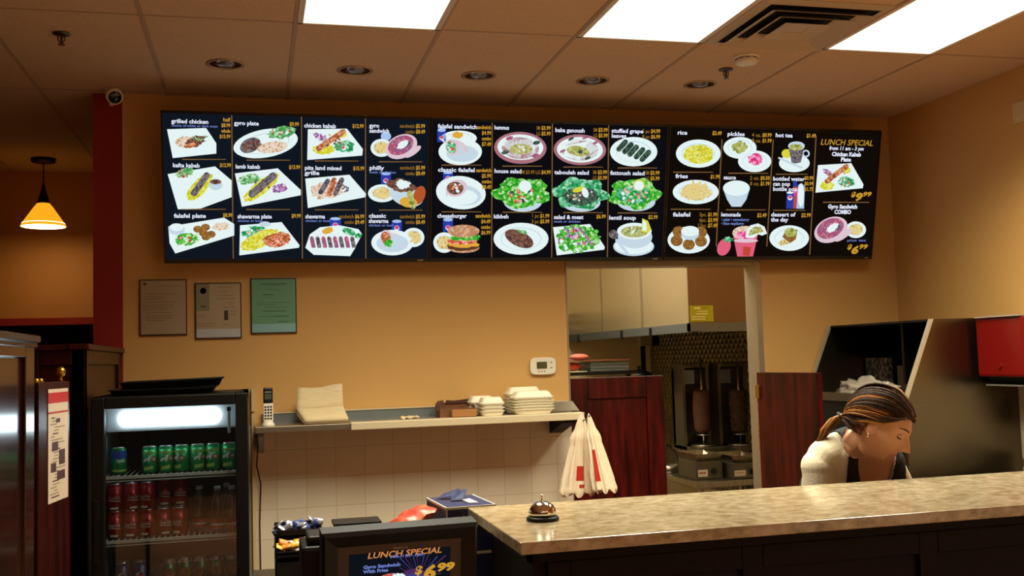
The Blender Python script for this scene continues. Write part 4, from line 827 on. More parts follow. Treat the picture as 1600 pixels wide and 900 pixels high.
# plastic bags hanging at the shelf end
BAG = mat('bag_plastic', '#e6d2b4', .35, bump=.25, bscale=40); BAGR = mat('bag_print_red', '#b5281c', .4)
def bag(top, bot, r0, label, seed, redang, flare=1.):
    R = random.Random(seed); m = MB(); top = Vector(top); bot = Vector(bot); N_, K = 22, 72; vs = []; fs = []; ph = [R.random()*6 for _ in range(4)]
    for i in range(N_+1):
        s_ = i/N_; c = top.lerp(bot, s_); rad_ = r0*(.08+.92*min(1, s_**.75*1.15))*(1 if s_ < .9 else 1+.12*flare*math.sin((s_-.9)*31))
        if .18 < s_ < .36: rad_ *= 1+.25*math.sin((s_-.18)/.18*PI)
        for k in range(K):
            q = 2*PI*k/K; f_ = 1+.16*math.sin(9*q+ph[0]+s_*2)+.09*math.sin(17*q+ph[1]-s_*3)+.05*math.sin(5*q+ph[2]+6*s_)
            vs.append((c.x+rad_*f_*math.cos(q), c.y+rad_*.5*f_*math.sin(q), c.z+(.012*math.sin(7*q+ph[3]) if i == N_ else 0)))
    for i in range(N_):
        for k in range(K):
            f = (i*K+k, i*K+(k+1) % K, (i+1)*K+(k+1) % K, (i+1)*K+k); a = 2*PI*k/K
            red = redang and any(lo_ < a < hi_ and z0 < i/N_ < z1 for lo_, hi_, z0, z1 in redang)
            m.add([vs[j] for j in f], [(0, 1, 2, 3)], BAGR if red else BAG, True)
    m.tube([top+Vector((-.006, 0, -.03)), top+Vector((0, 0, .004)), top+Vector((.01, 0, -.03))], .005, BAG, 8)
    me_o = m.build('plastic_bag'); bm = bmesh.new(); bm.from_mesh(me_o.data); bmesh.ops.remove_doubles(bm, verts=bm.verts[:], dist=1e-5); bmesh.ops.recalc_face_normals(bm, faces=bm.faces[:]); bm.to_mesh(me_o.data); bm.free()
    tag(me_o, label, 'plastic bag', 'takeout bags hanging from the shelf end'); rebase(me_o, bot); return me_o
bag((1.668, 5.205, 1.20), (1.632, 5.205, .785), .084, 'white takeout bag with small red print hanging lowest at the shelf end', 3, [(4.3, 4.9, .62, .8), (4.6, 5.0, .85, .9)])
bag((1.68, 5.12, 1.205), (1.745, 5.09, .81), .056, 'white takeout bag with a red stripe hanging nearest the wooden door', 8, [(3.9, 4.35, .45, .85)], .6)
m = MB(); m.tube([(1.668, 5.26, 1.178), (1.672, 5.2, 1.17), (1.68, 5.14, 1.18), (1.68, 5.11, 1.20)], .004, STEEL_D, 8); o = m.build('bag_hook'); tag(o, 'small metal hook under the shelf end holding the bags', 'hook'); rebase(o, (1.672, 5.2, 1.17))

# ------------------------------------------------------------------ saloon doors in the kitchen opening
t = thing('saloon_door', 'closed cherry wood half door with recessed panel at the left of the opening', 'door', (OX0, 5.56, .33))
P3 = lambda u, d, z: Vector((u, 5.55-d, z))
m = MB(); framed_panel(m, OX0+.004, 2.279, .33, 1.385, P3, .105, .12, .012, WOOD_RED, .035); m.build('leaf', t, bevel=.003)
t = thing('saloon_door', 'cherry wood half door swung open towards the bar, right of the opening', 'door', (2.855, 5.53, .33))
hd = Vector((2.905-2.852, 4.95-5.53, 0)).normalized(); hn = Vector((-hd.y, hd.x, 0))
P4 = lambda u, d, z: Vector((2.858, 5.53, 0))+hd*u-hn*d+Vector((0, 0, z))
m = MB(); vs = [P4(u, q, z) for z in (.33, 1.383) for u, q in ((0, -.035), (.58, -.035), (.58, 0), (0, 0))]; m.add(vs, [(0, 3, 2, 1), (4, 5, 6, 7), (0, 1, 5, 4), (1, 2, 6, 5), (2, 3, 7, 6), (3, 0, 4, 7)], WOOD_RED); m.build('leaf', t, bevel=.004)
for z in (1.27, .5): m = MB(); m.box((2.845, 5.49, z-.04), (2.872, 5.53, z+.04), BRASS, .004); m.build('hinge', t)
m = MB(); R = random.Random(2)
for k in range(9): z = 1.2-k*.034; m.box((2.862-.004*R.random(), 5.525, z), (2.884, 5.54, z+.03), mat('worn_jamb_wood', '#a8752f', .6, col2='#7a4c1e', scale=30))
m.build('hinge_cover', t)
# steel lining of the opening
m = MB(); JS = mat('jamb_steel', '#a89c88', .35, .6)
m.box((OX1-.004, D-.012, 0), (OX1+.03, D+WT+.01, OZ+.02), JS); m.box((OX0-.0, D-.01, OZ-.004), (OX1+.03, D+WT+.01, OZ+.03), JS); m.box((OX0-.003, D-.004, 0), (OX0+.006, D+WT+.005, OZ), JS); struct('trim_5', m, bevel=.002)

# ------------------------------------------------------------------ bar with granite top
def granite():
    m = bpy.data.materials.new('cream_granite'); nt, b = nodes(m); N = nt.nodes; L = nt.links
    tc = N.new('ShaderNodeTexCoord'); mp = N.new('ShaderNodeMapping'); mp.inputs['Scale'].default_value = (.7, 1.1, 1); L.new(tc.outputs['Object'], mp.inputs[0])
    def noi(sc, det, ro=.6):
        n = N.new('ShaderNodeTexNoise'); n.inputs['Scale'].default_value = sc; n.inputs['Detail'].default_value = det; n.inputs['Roughness'].default_value = ro; L.new(mp.outputs[0], n.inputs['Vector']); return n
    def rp(n, st):
        r = N.new('ShaderNodeValToRGB'); e = r.color_ramp.elements
        e[0].position, e[0].color = st[0][0], lin(st[0][1]); e[1].position, e[1].color = st[-1][0], lin(st[-1][1])
        for p_, c_ in st[1:-1]: q = e.new(p_); q.color = lin(c_)
        L.new(n.outputs['Fac'], r.inputs['Fac']); return r
    A = rp(noi(22, 8, .6), [(.30, '#86745a'), (.43, '#a89778'), (.6, '#b5a68a'), (.74, '#9a8a6e')])
    B = rp(noi(40, 4), [(.4, '#9a8a70'), (.62, '#ffffff')]); C_ = rp(noi(14, 6, .75), [(.64, '#ffffff'), (.72, '#4a3a2c')]); 
    mx = N.new('ShaderNodeMix'); mx.data_type = 'RGBA'; mx.blend_type = 'MULTIPLY'; mx.inputs[0].default_value = .45; L.new(A.outputs[0], mx.inputs[6]); L.new(B.outputs[0], mx.inputs[7])
    m2 = N.new('ShaderNodeMix'); m2.data_type = 'RGBA'; m2.blend_type = 'MULTIPLY'; m2.inputs[0].default_value = .8; L.new(mx.outputs[2], m2.inputs[6]); L.new(C_.outputs[0], m2.inputs[7])
    L.new(m2.outputs[2], b.inputs['Base Color']); b.inputs['Roughness'].default_value = .16; return m
GRAN = granite()
CZ = 1.07; CX0, CY0, CY1 = .608, 2.408, 3.034
m = MB(); m.box((CX0, CY0, CZ-.03), (3.834, CY1, CZ), GRAN); o = m.build('granite_countertop', bevel=.003); tag(o, 'long cream granite bar top running to the right edge', 'countertop'); rebase(o, (2.2, 2.72, CZ-.03))
t = thing('bar_counter', 'dark wood bar base under the granite top', 'counter', (2.2, 2.75, 0)); DW = mat('bar_dark_wood', '#140504', .5, col2='#0d0303', scale=4, stretch=(.6, 5, 5), coat=0, spec=.12)
m = MB(); m.box((.665, 2.52, 0), (3.825, 2.96, CZ-.031), DW); m.build('base', t)
m = MB()
for k in range(6):
    x = .70+k*.53
    m.box((x, 2.505, .12), (x+.06, 2.52, 1.0), DW); m.box((x+.06, 2.505, .94), (min(x+.53, 3.825), 2.52, 1.0), DW); m.box((x+.06, 2.505, .12), (min(x+.53, 3.825), 2.52, .2), DW)
m.box((.65, 2.50, 1.0), (3.825, 2.52, CZ-.031), DW); m.box((.65, 2.50, 1.0), (.665, 2.97, CZ-.031), DW); m.build('panelling', t, bevel=.003)
# bell
p = at(848, 813, z=CZ); t = thing('service_bell', 'chrome service bell on black base at the left end of the bar', 'bell', p)
m = MB(); m.lathe([(.044, 0), (.0445, .006), (.041, .011), (.03, .013), (.001, .013)], BLACKP, p, 40); m.build('base', t)
m = MB(); m.lathe([(.0365, .017), (.0375, .019), (.037, .024), (.0345, .032), (.029, .041), (.020, .048), (.010, .051), (.001, .052)], CHROME, p, 40, caps=False); m.lathe([(.0365, .017), (.03, .018), (.012, .02)], CHROME, p, 40, caps=False); m.build('dome', t)
m = MB(); m.lathe([(.004, .012), (.004, .052), (.0028, .054), (.0028, .062), (.0045, .064), (.0045, .067), (.001, .069)], CHROME, p, 16); m.build('plunger', t)

# ------------------------------------------------------------------ low service counter left of the bar
QZ = .80
t = thing('service_counter', 'low stainless service counter between fridge and bar', 'counter', (.25, 3.0, 0))
m = MB(); m.box((-.02, 2.15, QZ-.03), (.60, 3.75, QZ), STEEL); m.build('worktop', t, bevel=.003)
m = MB(); m.box((.0, 2.2, .08), (.58, 3.72, QZ-.031), DW); m.build('base_cabinet', t)
# point of sale monitor facing the customer
MX, MY = .302, 2.33; tiltm = Matrix.Translation(Vector((MX, MY, QZ)))@Matrix.Rotation(rad(3), 4, 'Z')@Matrix.Rotation(rad(8), 4, 'X')
t = thing('customer_display', 'black customer display monitor showing the lunch special, beside the bar', 'monitor', (MX, MY, QZ))
MBK = mat('monitor_black', '#0d0c09', .45, spec=.35); MBK2 = mat('monitor_inner_black', '#070707', .25)
wM, zM0, zM1 = .172, .02, .352
m = MB(); X = tiltm
# outer bezel ring (sloping in to the screen)
def ringf(m, a, b, mt):
    P_ = [(-a[0], a[3], a[1]), (a[0], a[3], a[1]), (a[0], a[3], a[2]), (-a[0], a[3], a[2]), (-b[0], b[3], b[1]), (b[0], b[3], b[1]), (b[0], b[3], b[2]), (-b[0], b[3], b[2])]
    m.add(P_, [(0, 1, 5, 4), (1, 2, 6, 5), (2, 3, 7, 6), (3, 0, 4, 7)], mt, X=X)
ringf(m, (wM, zM0, zM1, .03), (wM, zM0, zM1, -.012), MBK); ringf(m, (wM, zM0, zM1, -.012), (wM-.006, zM0+.006, zM1-.008, -.02), MBK); ringf(m, (wM-.006, zM0+.006, zM1-.008, -.02), (wM-.035, zM0+.04, zM1-.036, -.004), MBK)
m.box((-wM, .03, zM0), (wM, .035, zM1), MBK, X=X); m.build('bezel', t)
m = MB(); m.box((-wM+.034, -.0035, zM0+.03), (wM-.034, .0, zM1-.034), MBK2, X=X); ringf(m, (wM-.036, zM0+.04, zM1-.037, -.004), (wM-.04, zM0+.05, zM1-.042, -.0042), MBK2); m.build('inner_frame', t)
m = MB(); m.box((-wM+.04, .035, zM0+.05), (wM-.04, .075, zM1-.06), MBK, .012, X=X); m.box((-.05, .05, -.0), (.05, .09, .12), MBK, .01, X=X); m.build('rear_housing', t)
m = MB(); m.box((-.09, -.04, 0), (.09, .14, .016), MBK, .006, X=Matrix.Translation(Vector((MX, MY, QZ)))@Matrix.Rotation(rad(3), 4, 'Z')); m.build('base', t)
R3 = X.to_3x3(); Nn = -(R3@Vector((0, 1, 0))).normalized(); pic = Pic(X@Vector((0, -.0042, 0)), R3@Vector((1, 0, 0)), Nn)
ps = [X@Vector(q) for q in ((-.113, -.0042, .05), (.113, -.0042, .05), (.113, -.0042, .298), (-.113, -.0042, .298))]
pic.mb.quad(ps, E_('lit_monitor_blue_black', '#0d1118'))
def mt(tx, x, y, h, m_, width, sh=0, bold=.03, l=12):
    """text whose baseline runs along the monitor"""
    pic.text(tx, x, y, h, m_, width=width, sh=sh, bold=bold, l=l)
RAYS = [E_('lit_ray_violet', '#4b2a5c'), E_('lit_ray_plum', '#2e1b3c'), E_('lit_ray_blue', '#3b3f88')]
for k in range(16):
    a = rad(150-k*9.5+5); b = a-rad(2.5); r1 = 34+((k*7) % 5)*5; cx_, cy_ = 655, 902
    pic.l = 1; pic.poly([(cx_+8*math.cos(a), cy_-8*math.sin(a)), (cx_+8*math.cos(b), cy_-8*math.sin(b)), (cx_+r1*math.cos(b), cy_-r1*math.sin(b)), (cx_+r1*math.cos(a), cy_-r1*math.sin(a))], RAYS[k % 3])
pic.l = 3; pic.oval(648, 905, 24, 17, RAYS[0]); pic.oval(648, 907, 18, 12, RAYS[2])
pic.l = 6; pic.oval(612, 908, 24, 13, ERR, 5); pic.oval(605, 902, 11, 5, ERD); pic.oval(622, 900, 11, 5, EW, 0, wob=.4); pic.oval(612, 912, 26, 10, EPI)
mt('LUNCH SPECIAL', 573, 872, 9.5, E_('lit_orange_text', '#cf8445'), 118, .2, .02); mt('from 11 am - 3 pm', 609, 871, 4.2, ETB, 51, .15)
mt('Gyro Sandwich', 567, 888, 5.4, ETB, 58, 0, .04); mt('With Fries', 567, 895, 5.2, ETB, 39, 0, .04)
mt('$', 647, 896, 13, EO, 11, .15, .04, 14); mt('6', 660, 903, 21, EO, 19, .15, .05, 14); mt('99', 681, 891, 12.5, EO, 27, .15, .05, 14)
pic.mb.build('screen', t)
m = MB(); q = X@Vector((0, -.0205, .322)); vs, fs, wd = text_mesh('World Touch', .03, 1); k = .032/wd
m.add([X@Vector((-.016+a*k, -.0048, .3035+b*k)) for a, b in vs], fs, mat('badge_grey', '#8a8a80', .4)); m.build('maker_badge', t)
# black printer behind and left of the monitor
t = thing('receipt_printer', 'black receipt printer standing half hidden left of the monitor', 'printer', (.17, 2.5, QZ))
m = MB(); m.box((.10, 2.50, QZ), (.25, 2.66, QZ+.28), BLACKP, .01); m.build('body', t); m = MB(); m.box((.115, 2.52, QZ+.28), (.235, 2.64, QZ+.30), BLACKP, .006); m.build('paper_cover', t)
t = thing('black_tray_stand', 'dark flat topped stand just behind the top edge of the monitor', 'stand', (.31, 3.25, QZ))
m = MB(); m.box((.225, 3.19, QZ+.212), (.37, 3.3, QZ+.224), BLACKP, .003); m.build('top', t)
m = MB(); m.box((.26, 3.2, QZ), (.36, 3.29, QZ+.212), BLACKM); m.build('body', t)
# condiment organizer with sachets
ox, oy = .128, 3.40; t = thing('condiment_organizer', 'two level black wire organizer of sachets left of the monitor', 'organizer', (ox, oy, QZ))
m = MB(); OG = mat('organizer_black', '#141210', .4)
for z0, z1 in ((QZ+.0, QZ+.09), (QZ+.118, QZ+.123)): 
    m.box((ox-.075, oy-.07, z0), (ox+.075, oy+.07, z0+.005), OG)
for x in (ox-.075, ox+.071): m.box((x, oy-.07, QZ), (x+.004, oy+.07, QZ+.185), OG)
m.box((ox-.075, oy+.066, QZ), (ox+.075, oy+.07, QZ+.20), OG); m.box((ox-.075, oy-.07, QZ), (ox+.075, oy-.066, QZ+.095), OG); m.box((ox-.075, oy-.07, QZ+.11), (ox+.075, oy-.066, QZ+.128), OG); m.box((ox-.075, oy-.01, QZ+.165), (ox+.075, oy-.006, QZ+.185), OG); m.box((ox-.075, oy-.01, QZ+.165), (ox+.075, oy+.066, QZ+.168), OG); m.build('rack', t)
m = MB(); m.box((ox+.04, oy-.0735, QZ+.09), (ox+.073, oy-.0705, QZ+.15), mat('beige_plastic')); m.build('card_holder', t)
SY = mat('sachet_yellow', '#d8a52c', .4); SYo = mat('sachet_orange', '#c9761e', .4); SB = mat('sachet_blue', '#2b3a78', .35); SSL = mat('sachet_silver', '#a9a9ae', .3, .6); SWH = mat('sachet_white', '#d9d2c0', .4)
def sachet(mt_, loc, eul, label, grp, store={}):
    if mt_.name in store: o = store[mt_.name].copy(); COL.objects.link(o)
    else:
        m = MB(); a, b, c = .02, .012, .0035; m.add([(-a, -b, 0), (a, -b, 0), (a, b, 0), (-a, b, 0), (-a*.7, -b*.6, c), (a*.7, -b*.6, c), (a*.7, b*.6, c), (-a*.7, b*.6, c), (-a*.7, -b*.6, -c), (a*.7, -b*.6, -c), (a*.7, b*.6, -c), (-a*.7, b*.6, -c)],
            [(0, 1, 5, 4), (1, 2, 6, 5), (2, 3, 7, 6), (3, 0, 4, 7), (4, 5, 6, 7), (1, 0, 8, 9), (2, 1, 9, 10), (3, 2, 10, 11), (0, 3, 11, 8), (8, 11, 10, 9)], mt_, True); o = m.build('sauce_sachet'); store[mt_.name] = o
    o.location = loc; o.rotation_euler = eul; tag(o, label, 'sauce sachet', grp)
R = random.Random(11)
for k in range(24):
    x = ox-.06+(k % 8)*.0155; mt_ = [SY, SYo, SY, SWH][k % 4]
    sachet(mt_, (x, oy-.045+(k//8)*.018, QZ+.132+.004*(k//8)+R.random()*.012), (R.uniform(-.5, .9), R.uniform(-.5, .5), R.uniform(-.6, .6)), {'sachet_yellow': 'yellow sauce sachet lying loose in the lower bin of the organizer', 'sachet_orange': 'orange sauce sachet lying loose in the lower bin of the organizer', 'sachet_white': 'white sauce sachet lying loose in the lower bin of the organizer'}[mt_.name], {'sachet_yellow': 'yellow sachets in the lower bin', 'sachet_orange': 'orange sachets in the lower bin', 'sachet_white': 'white sachets in the lower bin'}[mt_.name])
for k in range(20):
    x = ox-.062+(k % 10)*.0135; mt_ = [SB, SSL][(k*3//2) % 2]
    sachet(mt_, (x, oy+.015+(k//10)*.022, QZ+.178+R.random()*.02+(.014 if 7 < k % 10 else 0)), (R.uniform(-.3, 1.2), R.uniform(-.7, .7), R.uniform(-.8, .8)), 'blue foil sachet heaped on the upper level of the organizer' if mt_ is SB else 'silver foil sachet heaped on the upper level of the organizer', 'blue sachets on the upper level' if mt_ is SB else 'silver sachets on the upper level')
# blue carton
bx0, bx1 = .555, .715; X = Matrix.Translation(Vector((.625, 3.24, QZ)))@Matrix.Rotation(rad(4), 4, 'Z')
t = thing('blue_carton', 'dark blue carton with white edges, torn open on top, behind the bar end', 'carton', (.625, 3.24, QZ)); BC = mat('blue_card', '#16204c', .45); WC = mat('white_card', '#c9c2ae', .6)
m = MB(); a, b, h_ = .078, .13, .262; m.box((-a, -b, 0), (a, b, h_), BC, X=X)
for lo, hi in (((-a-.001, -b-.001, h_-.006), (a+.001, -b+.003, h_+.001)), ((-a-.001, -b, h_-.006), (-a+.003, b, h_+.001)), ((a-.003, -b, h_-.004), (a+.001, b, h_+.001)), ((-a-.001, -b-.001, 0), (-a+.003, -b+.001, h_)), ((a-.003, -b-.001, 0), (a+.001, -b+.001, h_))): m.box(lo, hi, WC, X=X)
for x, z, w2, h2 in ((-.045, h_-.05, .004, .03), (-.035, h_-.05, .003, .03), (-.026, h_-.045, .003, .04), (-.017, h_-.05, .003, .03), (-.05, h_-.11, .04, .012), (.01, h_-.14, .05, .008), (-.05, h_-.16, .03, .02)): m.box((x, -b-.0016, z-h2/2), (x+w2, -b, z+h2/2), WC, X=X)
for x in (.015, .055): m.prism([X@Vector((x-.011, -b-.0016, h_-.05)), X@Vector((x, -b-.0016, h_-.064)), X@Vector((x+.011, -b-.0016, h_-.05)), X@Vector((x, -b-.0016, h_-.036))], (0, .001, 0), WC)
m.build('box_body', t)
m = MB(); m.prism([X@Vector(q) for q in ((-.03, .0, h_+.002), (.01, -.01, h_+.004), (.04, .06, h_+.028), (.0, .09, h_+.02))], (0, 0, .0015), BC); m.prism([X@Vector(q) for q in ((-.06, .07, h_+.002), (.0, .03, h_+.012), (.02, .08, h_+.03), (-.03, .1, h_+.012))], (0, 0, .0015), BC); m.build('torn_flap', t)
m = MB(); m.prism([X@Vector(q) for q in ((.012, -.06, h_+.001), (.04, -.07, h_+.001), (.03, .0, h_+.006), (.005, -.01, h_+.004))], (0, 0, .001), WC); m.build('liner', t)
# red snack package leaning on it
RP = mat('red_package', '#b83a22', .4, col2='#cf6a44', scale=18, ramp=(.45, .6)); X = Matrix.Translation(Vector((.463, 3.24, QZ+.212)))@Matrix.Rotation(rad(-25), 4, 'Y')@Matrix.Rotation(rad(10), 4, 'Z'); m = MB()
n = 12; vs = []; fs = []
for s_ in (1, -1):
    for i in range(n+1):
        for j in range(n+1):
            u, v = i/n*2-1, j/n*2-1; hgt = .028*((1-abs(u)**2.5)*(1-abs(v)**2.5))**.6; vs.append((u*.078, v*.07, s_*hgt+.004*math.sin(9*u+3*v)))
K = (n+1)**2
for i in range(n):
    for j in range(n):
        k = i*(n+1)+j; fs.append((k, k+n+1, k+n+2, k+1)); fs.append((k+K, k+1+K, k+n+2+K, k+n+1+K))
m.add([X@Vector(q) for q in vs], fs, RP, True); o = m.build('snack_package'); tag(o, 'orange red plastic package leaning against the blue carton', 'package'); rebase(o, (.475, 3.24, QZ+.18))
m = MB(); m.box((.39, 3.17, QZ), (.54, 3.31, QZ+.15), mat('plain_card', '#8a6a44', .8), .002); o = m.build('card_box'); tag(o, 'plain cardboard box hidden behind the monitor, under the red package', 'box'); rebase(o, (.465, 3.24, QZ))

# ------------------------------------------------------------------ stainless open front cabinet in the right corner
t = thing('steel_equipment_cabinet', 'tall stainless cabinet with slanted dark open front in the right corner', 'cabinet', (3.5, 5.0, 0))
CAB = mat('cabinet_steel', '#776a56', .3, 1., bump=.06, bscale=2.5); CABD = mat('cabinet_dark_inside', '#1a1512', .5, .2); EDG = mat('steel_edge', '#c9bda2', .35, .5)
prof = [(3.341, 1.645), (3.832, 1.645), (3.832, .02), (3.165, .02), (3.165, 1.235)]
for y in (4.55, 5.505):
    m = MB(); m.prism([(x, y, z) for x, z in prof], (0, .018, 0), CAB); m.build('side_panel', t)
    m = MB(); e0 = Vector((3.341, y, 1.645)); e1 = Vector((3.165, y, 1.235)); 
    m.prism([e0+Vector((-.004, -.002, 0)), e0+Vector((.012, -.002, 0)), e1+Vector((.012, -.002, 0)), e1+Vector((-.004, -.002, 0))], (0, .022, 0), EDG); m.build('edge_trim', t)
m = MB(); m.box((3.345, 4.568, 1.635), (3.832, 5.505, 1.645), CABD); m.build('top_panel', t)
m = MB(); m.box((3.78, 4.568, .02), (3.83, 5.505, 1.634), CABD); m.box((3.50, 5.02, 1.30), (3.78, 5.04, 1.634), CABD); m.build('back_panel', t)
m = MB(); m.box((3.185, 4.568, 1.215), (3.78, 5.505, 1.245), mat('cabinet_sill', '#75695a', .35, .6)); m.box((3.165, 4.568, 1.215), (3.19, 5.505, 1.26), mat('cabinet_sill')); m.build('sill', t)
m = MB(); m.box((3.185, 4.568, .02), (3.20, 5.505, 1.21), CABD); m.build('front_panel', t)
m = MB(); m.box((3.6, 4.545, 1.225), (3.832, 4.549, 1.229), mat('steel_seam', '#6b6254', .4, .8)); m.box((3.17, 4.546, 1.224), (3.832, 4.5495, 1.227), mat('steel_seam')); m.build('seam', t)
# crumpled clear bags and small box inside
m = MB(); R = random.Random(6); CP = mat('crumpled_clear_plastic', '#a49a8a', .25, 0, .6, bump=.5, bscale=30)
bm = bmesh.new(); bmesh.ops.create_icosphere(bm, subdivisions=4, radius=1)
for v in bm.verts:
    nz = noise.noise(v.co*2.3)*.35+noise.noise(v.co*6)*.2; v.co = Vector((v.co.x*.08*(1+nz), v.co.y*.24*(1+nz), max(-.3, v.co.z)*.06*(1+nz*1.6)+.004))
bm.verts.index_update(); m.add([v.co+Vector((3.335, 5.15, 1.268)) for v in bm.verts], [[v.index for v in f.verts] for f in bm.faces], CP, True); bm.free()
o = m.build('crumpled_bag'); tag(o, 'crumpled clear plastic bags heaped on the sill of the steel cabinet', 'plastic bag'); rebase(o, (3.3, 5.15, 1.247))
m = MB(); m.box((3.60, 5.05, 1.247), (3.74, 5.24, 1.40), mat('grey_box_dark', '#5a4a3a', .6), .003)
o = m.build('carton_box'); tag(o, 'small dim cardboard box at the back of the steel cabinet', 'box'); rebase(o, (3.67, 5.08, 1.247))
a = at(1353, 578, x=3.56); b = at(1385, 559, x=3.56)
m = MB(); m.box((3.56, b.y, 1.2465), (3.60, a.y, b.z), mat('foil_wrap', '#8d8578', .3, .5, col2='#4a4238', scale=40, ramp=(.45, .55)), .003); o = m.build('foil_packet'); tag(o, 'small patterned silver packet in front of the box inside the cabinet', 'packet'); rebase(o, (3.58, (a.y+b.y)/2, 1.247))
# red towel dispenser
t = thing('towel_dispenser', 'red paper towel dispenser on the right wall beside the steel cabinet', 'dispenser', (RX, 4.35, 1.33)); DR = mat('dispenser_red', '#760d09', .3)
m = MB(); m.box((3.575, 4.19, 1.345), (RX-.001, 4.52, 1.64), DR, .012); m.build('cover', t)
m = MB(); m.box((3.565, 4.2, 1.641), (RX-.001, 4.51, 1.648), mat('dispenser_top', '#a8998a', .3)); m.build('top_plate', t)
m = MB(); m.prism([(3.60, 4.22, 1.345), (3.83, 4.22, 1.345), (3.83, 4.22, 1.29), (3.64, 4.22, 1.30)], (0, .27, 0), BLACKP); m.box((3.585, 4.23, 1.298), (3.64, 4.48, 1.306), mat('grey_plastic', '#6a655c', .3), .002)
m.build('towel_slot', t)
m = MB(); m.cyl((3.569, 4.355, 1.40), .012, .006, mat('lock_red', '#7c0f0c', .3), 16, 'x'); m.build('lock', t)
# outlet, hand sink and tap
m = MB(); 
t = thing('wall_outlet', 'black outlet on cream tile at the far right edge', 'outlet', (RX-.006, 4.46, 1.10)); m = MB(); m.box((RX-.018, 4.40, 1.10), (RX-.007, 4.475, 1.195), BLACKP, .003); m.build('plate', t)
m = MB(); m.box((RX-.0195, 4.425, 1.115), (RX-.0175, 4.45, 1.14), mat('phone_grey')); m.box((RX-.0195, 4.425, 1.155), (RX-.0175, 4.45, 1.18), mat('phone_grey')); m.build('socket', t)
t = thing('hand_sink', 'small stainless hand sink below the red dispenser', 'sink', (3.65, 4.27, .8)); m = MB()
for lo, hi in (((3.45, 4.02, .72), (3.83, 4.04, .86)), ((3.45, 4.46, .72), (3.83, 4.48, .86)), ((3.45, 4.04, .72), (3.47, 4.46, .86)), ((3.80, 4.04, .72), (3.833, 4.46, .95)), ((3.45, 4.02, .70), (3.83, 4.48, .72))): m.box(lo, hi, STEEL)
m.build('basin', t, bevel=.003)
m = MB(); m.tube([(3.76, 4.25, .86), (3.76, 4.25, .97), (3.74, 4.25, 1.0), (3.66, 4.235, 1.0), (3.60, 4.22, .985), (3.565, 4.21, .95), (3.56, 4.21, .92)], .013, CHROME, 14); m.cyl((3.76, 4.25, .855), .024, .02, CHROME, 20); m.build('tap', t)

# ------------------------------------------------------------------ kitchen seen through the opening
KC = mat('kitchen_wall_cream', '#c9bb92', .5); KX = 3.6; KY = 9.05
m = MB(); m.box((.9, KY, 0), (4.0, KY+.1, H), KC); struct('wall_kitchen_back', m)
m = MB(); m.box((KX, D+WT, 0), (KX+.1, KY, H), KC); struct('wall_kitchen_right', m)
m = MB(); m.box((.8, D+WT, 0), (.9, KY, H), KC); struct('wall_kitchen_left', m)
c = (2.0, 6.38, H); t = thing('kitchen_light_panel', 'ceiling light panel of the kitchen, above the opening', 'ceiling light', c)
KE = emat('kitchen_light_diffuser', (1., .90, .66), KITCHEN_W)
m = MB(); m.box((1.7, 5.78, H-.008), (2.3, 6.98, H-.001), FRM); m.build('frame', t); m = MB(); m.box((1.72, 5.80, H-.012), (2.28, 6.96, H-.008), KE); m.build('diffuser', t)
# hood
t = thing('exhaust_hood', 'large stainless kitchen exhaust hood with grey grease gutter', 'hood', (3.18, 7.6, 1.67))
HX = 2.78; HZ = 1.70; HY0 = 6.29; HYE = 9.0
STH = mat('hood_steel', '#cbbf9f', .30, .75, bump=.12, bscale=1.3, stretch=(1, 1, .35)); STF = mat('hood_front_steel', '#8d7763', .33, .9)
m = MB(); m.box((HX, HY0, HZ), (HX+.012, HYE, H-.01), STH); m.build('side_panel', t)
m = MB(); m.box((HX+.0, HY0-.012, HZ), (KX-.002, HY0, H-.01), STF); m.build('front_panel', t)
m = MB(); GU = mat('gutter_galvanized', '#76808a', .38, .7)
m.box((HX-.02, HY0-.03, HZ-.052), (KX-.002, HY0-.0125, HZ+.003), GU); m.box((HX-.02, HY0-.03, HZ-.052), (HX-.002, HYE, HZ+.003), GU); m.box((HX-.02, HY0-.03, HZ-.056), (HX+.06, HYE, HZ-.052), GU); m.box((HX, HY0-.03, HZ-.056), (KX-.002, HY0+.06, HZ-.052), GU); m.build('gutter', t)
m = MB(); m.box((HX+.06, HY0+.06, HZ+.25), (KX-.01, HYE, HZ+.26), STEEL_D); m.build('filter_bank', t)
for y in (8.0, 7.1):
    m = MB(); m.box((HX-.001, y, HZ), (HX-.003, y+.045, H-.01), mat('hood_seam', '#998c72', .4, .6)); m.build('seam_strip', t)
for y in (8.6, 7.5, 6.9): m = MB(); m.box((HX-.03, y, HZ-.07), (HX-.015, y+.03, HZ-.005), BLACKP); m.build('clip', t)
a = at(1079, 503, y=HY0-.014); b = at(1114, 477, y=HY0-.014)
m = MB(); m.box((a.x, HY0-.015, a.z), (b.x, HY0-.0125, b.z), mat('lime_sticker', '#a3a516', .5)); W2 = mat('sticker_white', '#e0dc9a', .5); w_, h_ = b.x-a.x, b.z-a.z
for u, v, q, hh in ((.18, .84, .45, .1), (.45, .84, .82, .05), (.3, .64, .75, .05), (.25, .48, .75, .07), (.05, .3, .65, .06), (.05, .16, .65, .06)): m.box((a.x+w_*u, HY0-.0158, a.z+h_*(v-hh/2)), (a.x+w_*q, HY0-.0148, a.z+h_*(v+hh/2)), W2 if u != .45 else mat('sticker_green', '#6f7414', .5))
o = m.build('inspection_sticker'); tag(o, 'lime green service sticker on the hood front', 'sticker'); rebase(o, ((a.x+b.x)/2, HY0-.013, a.z))
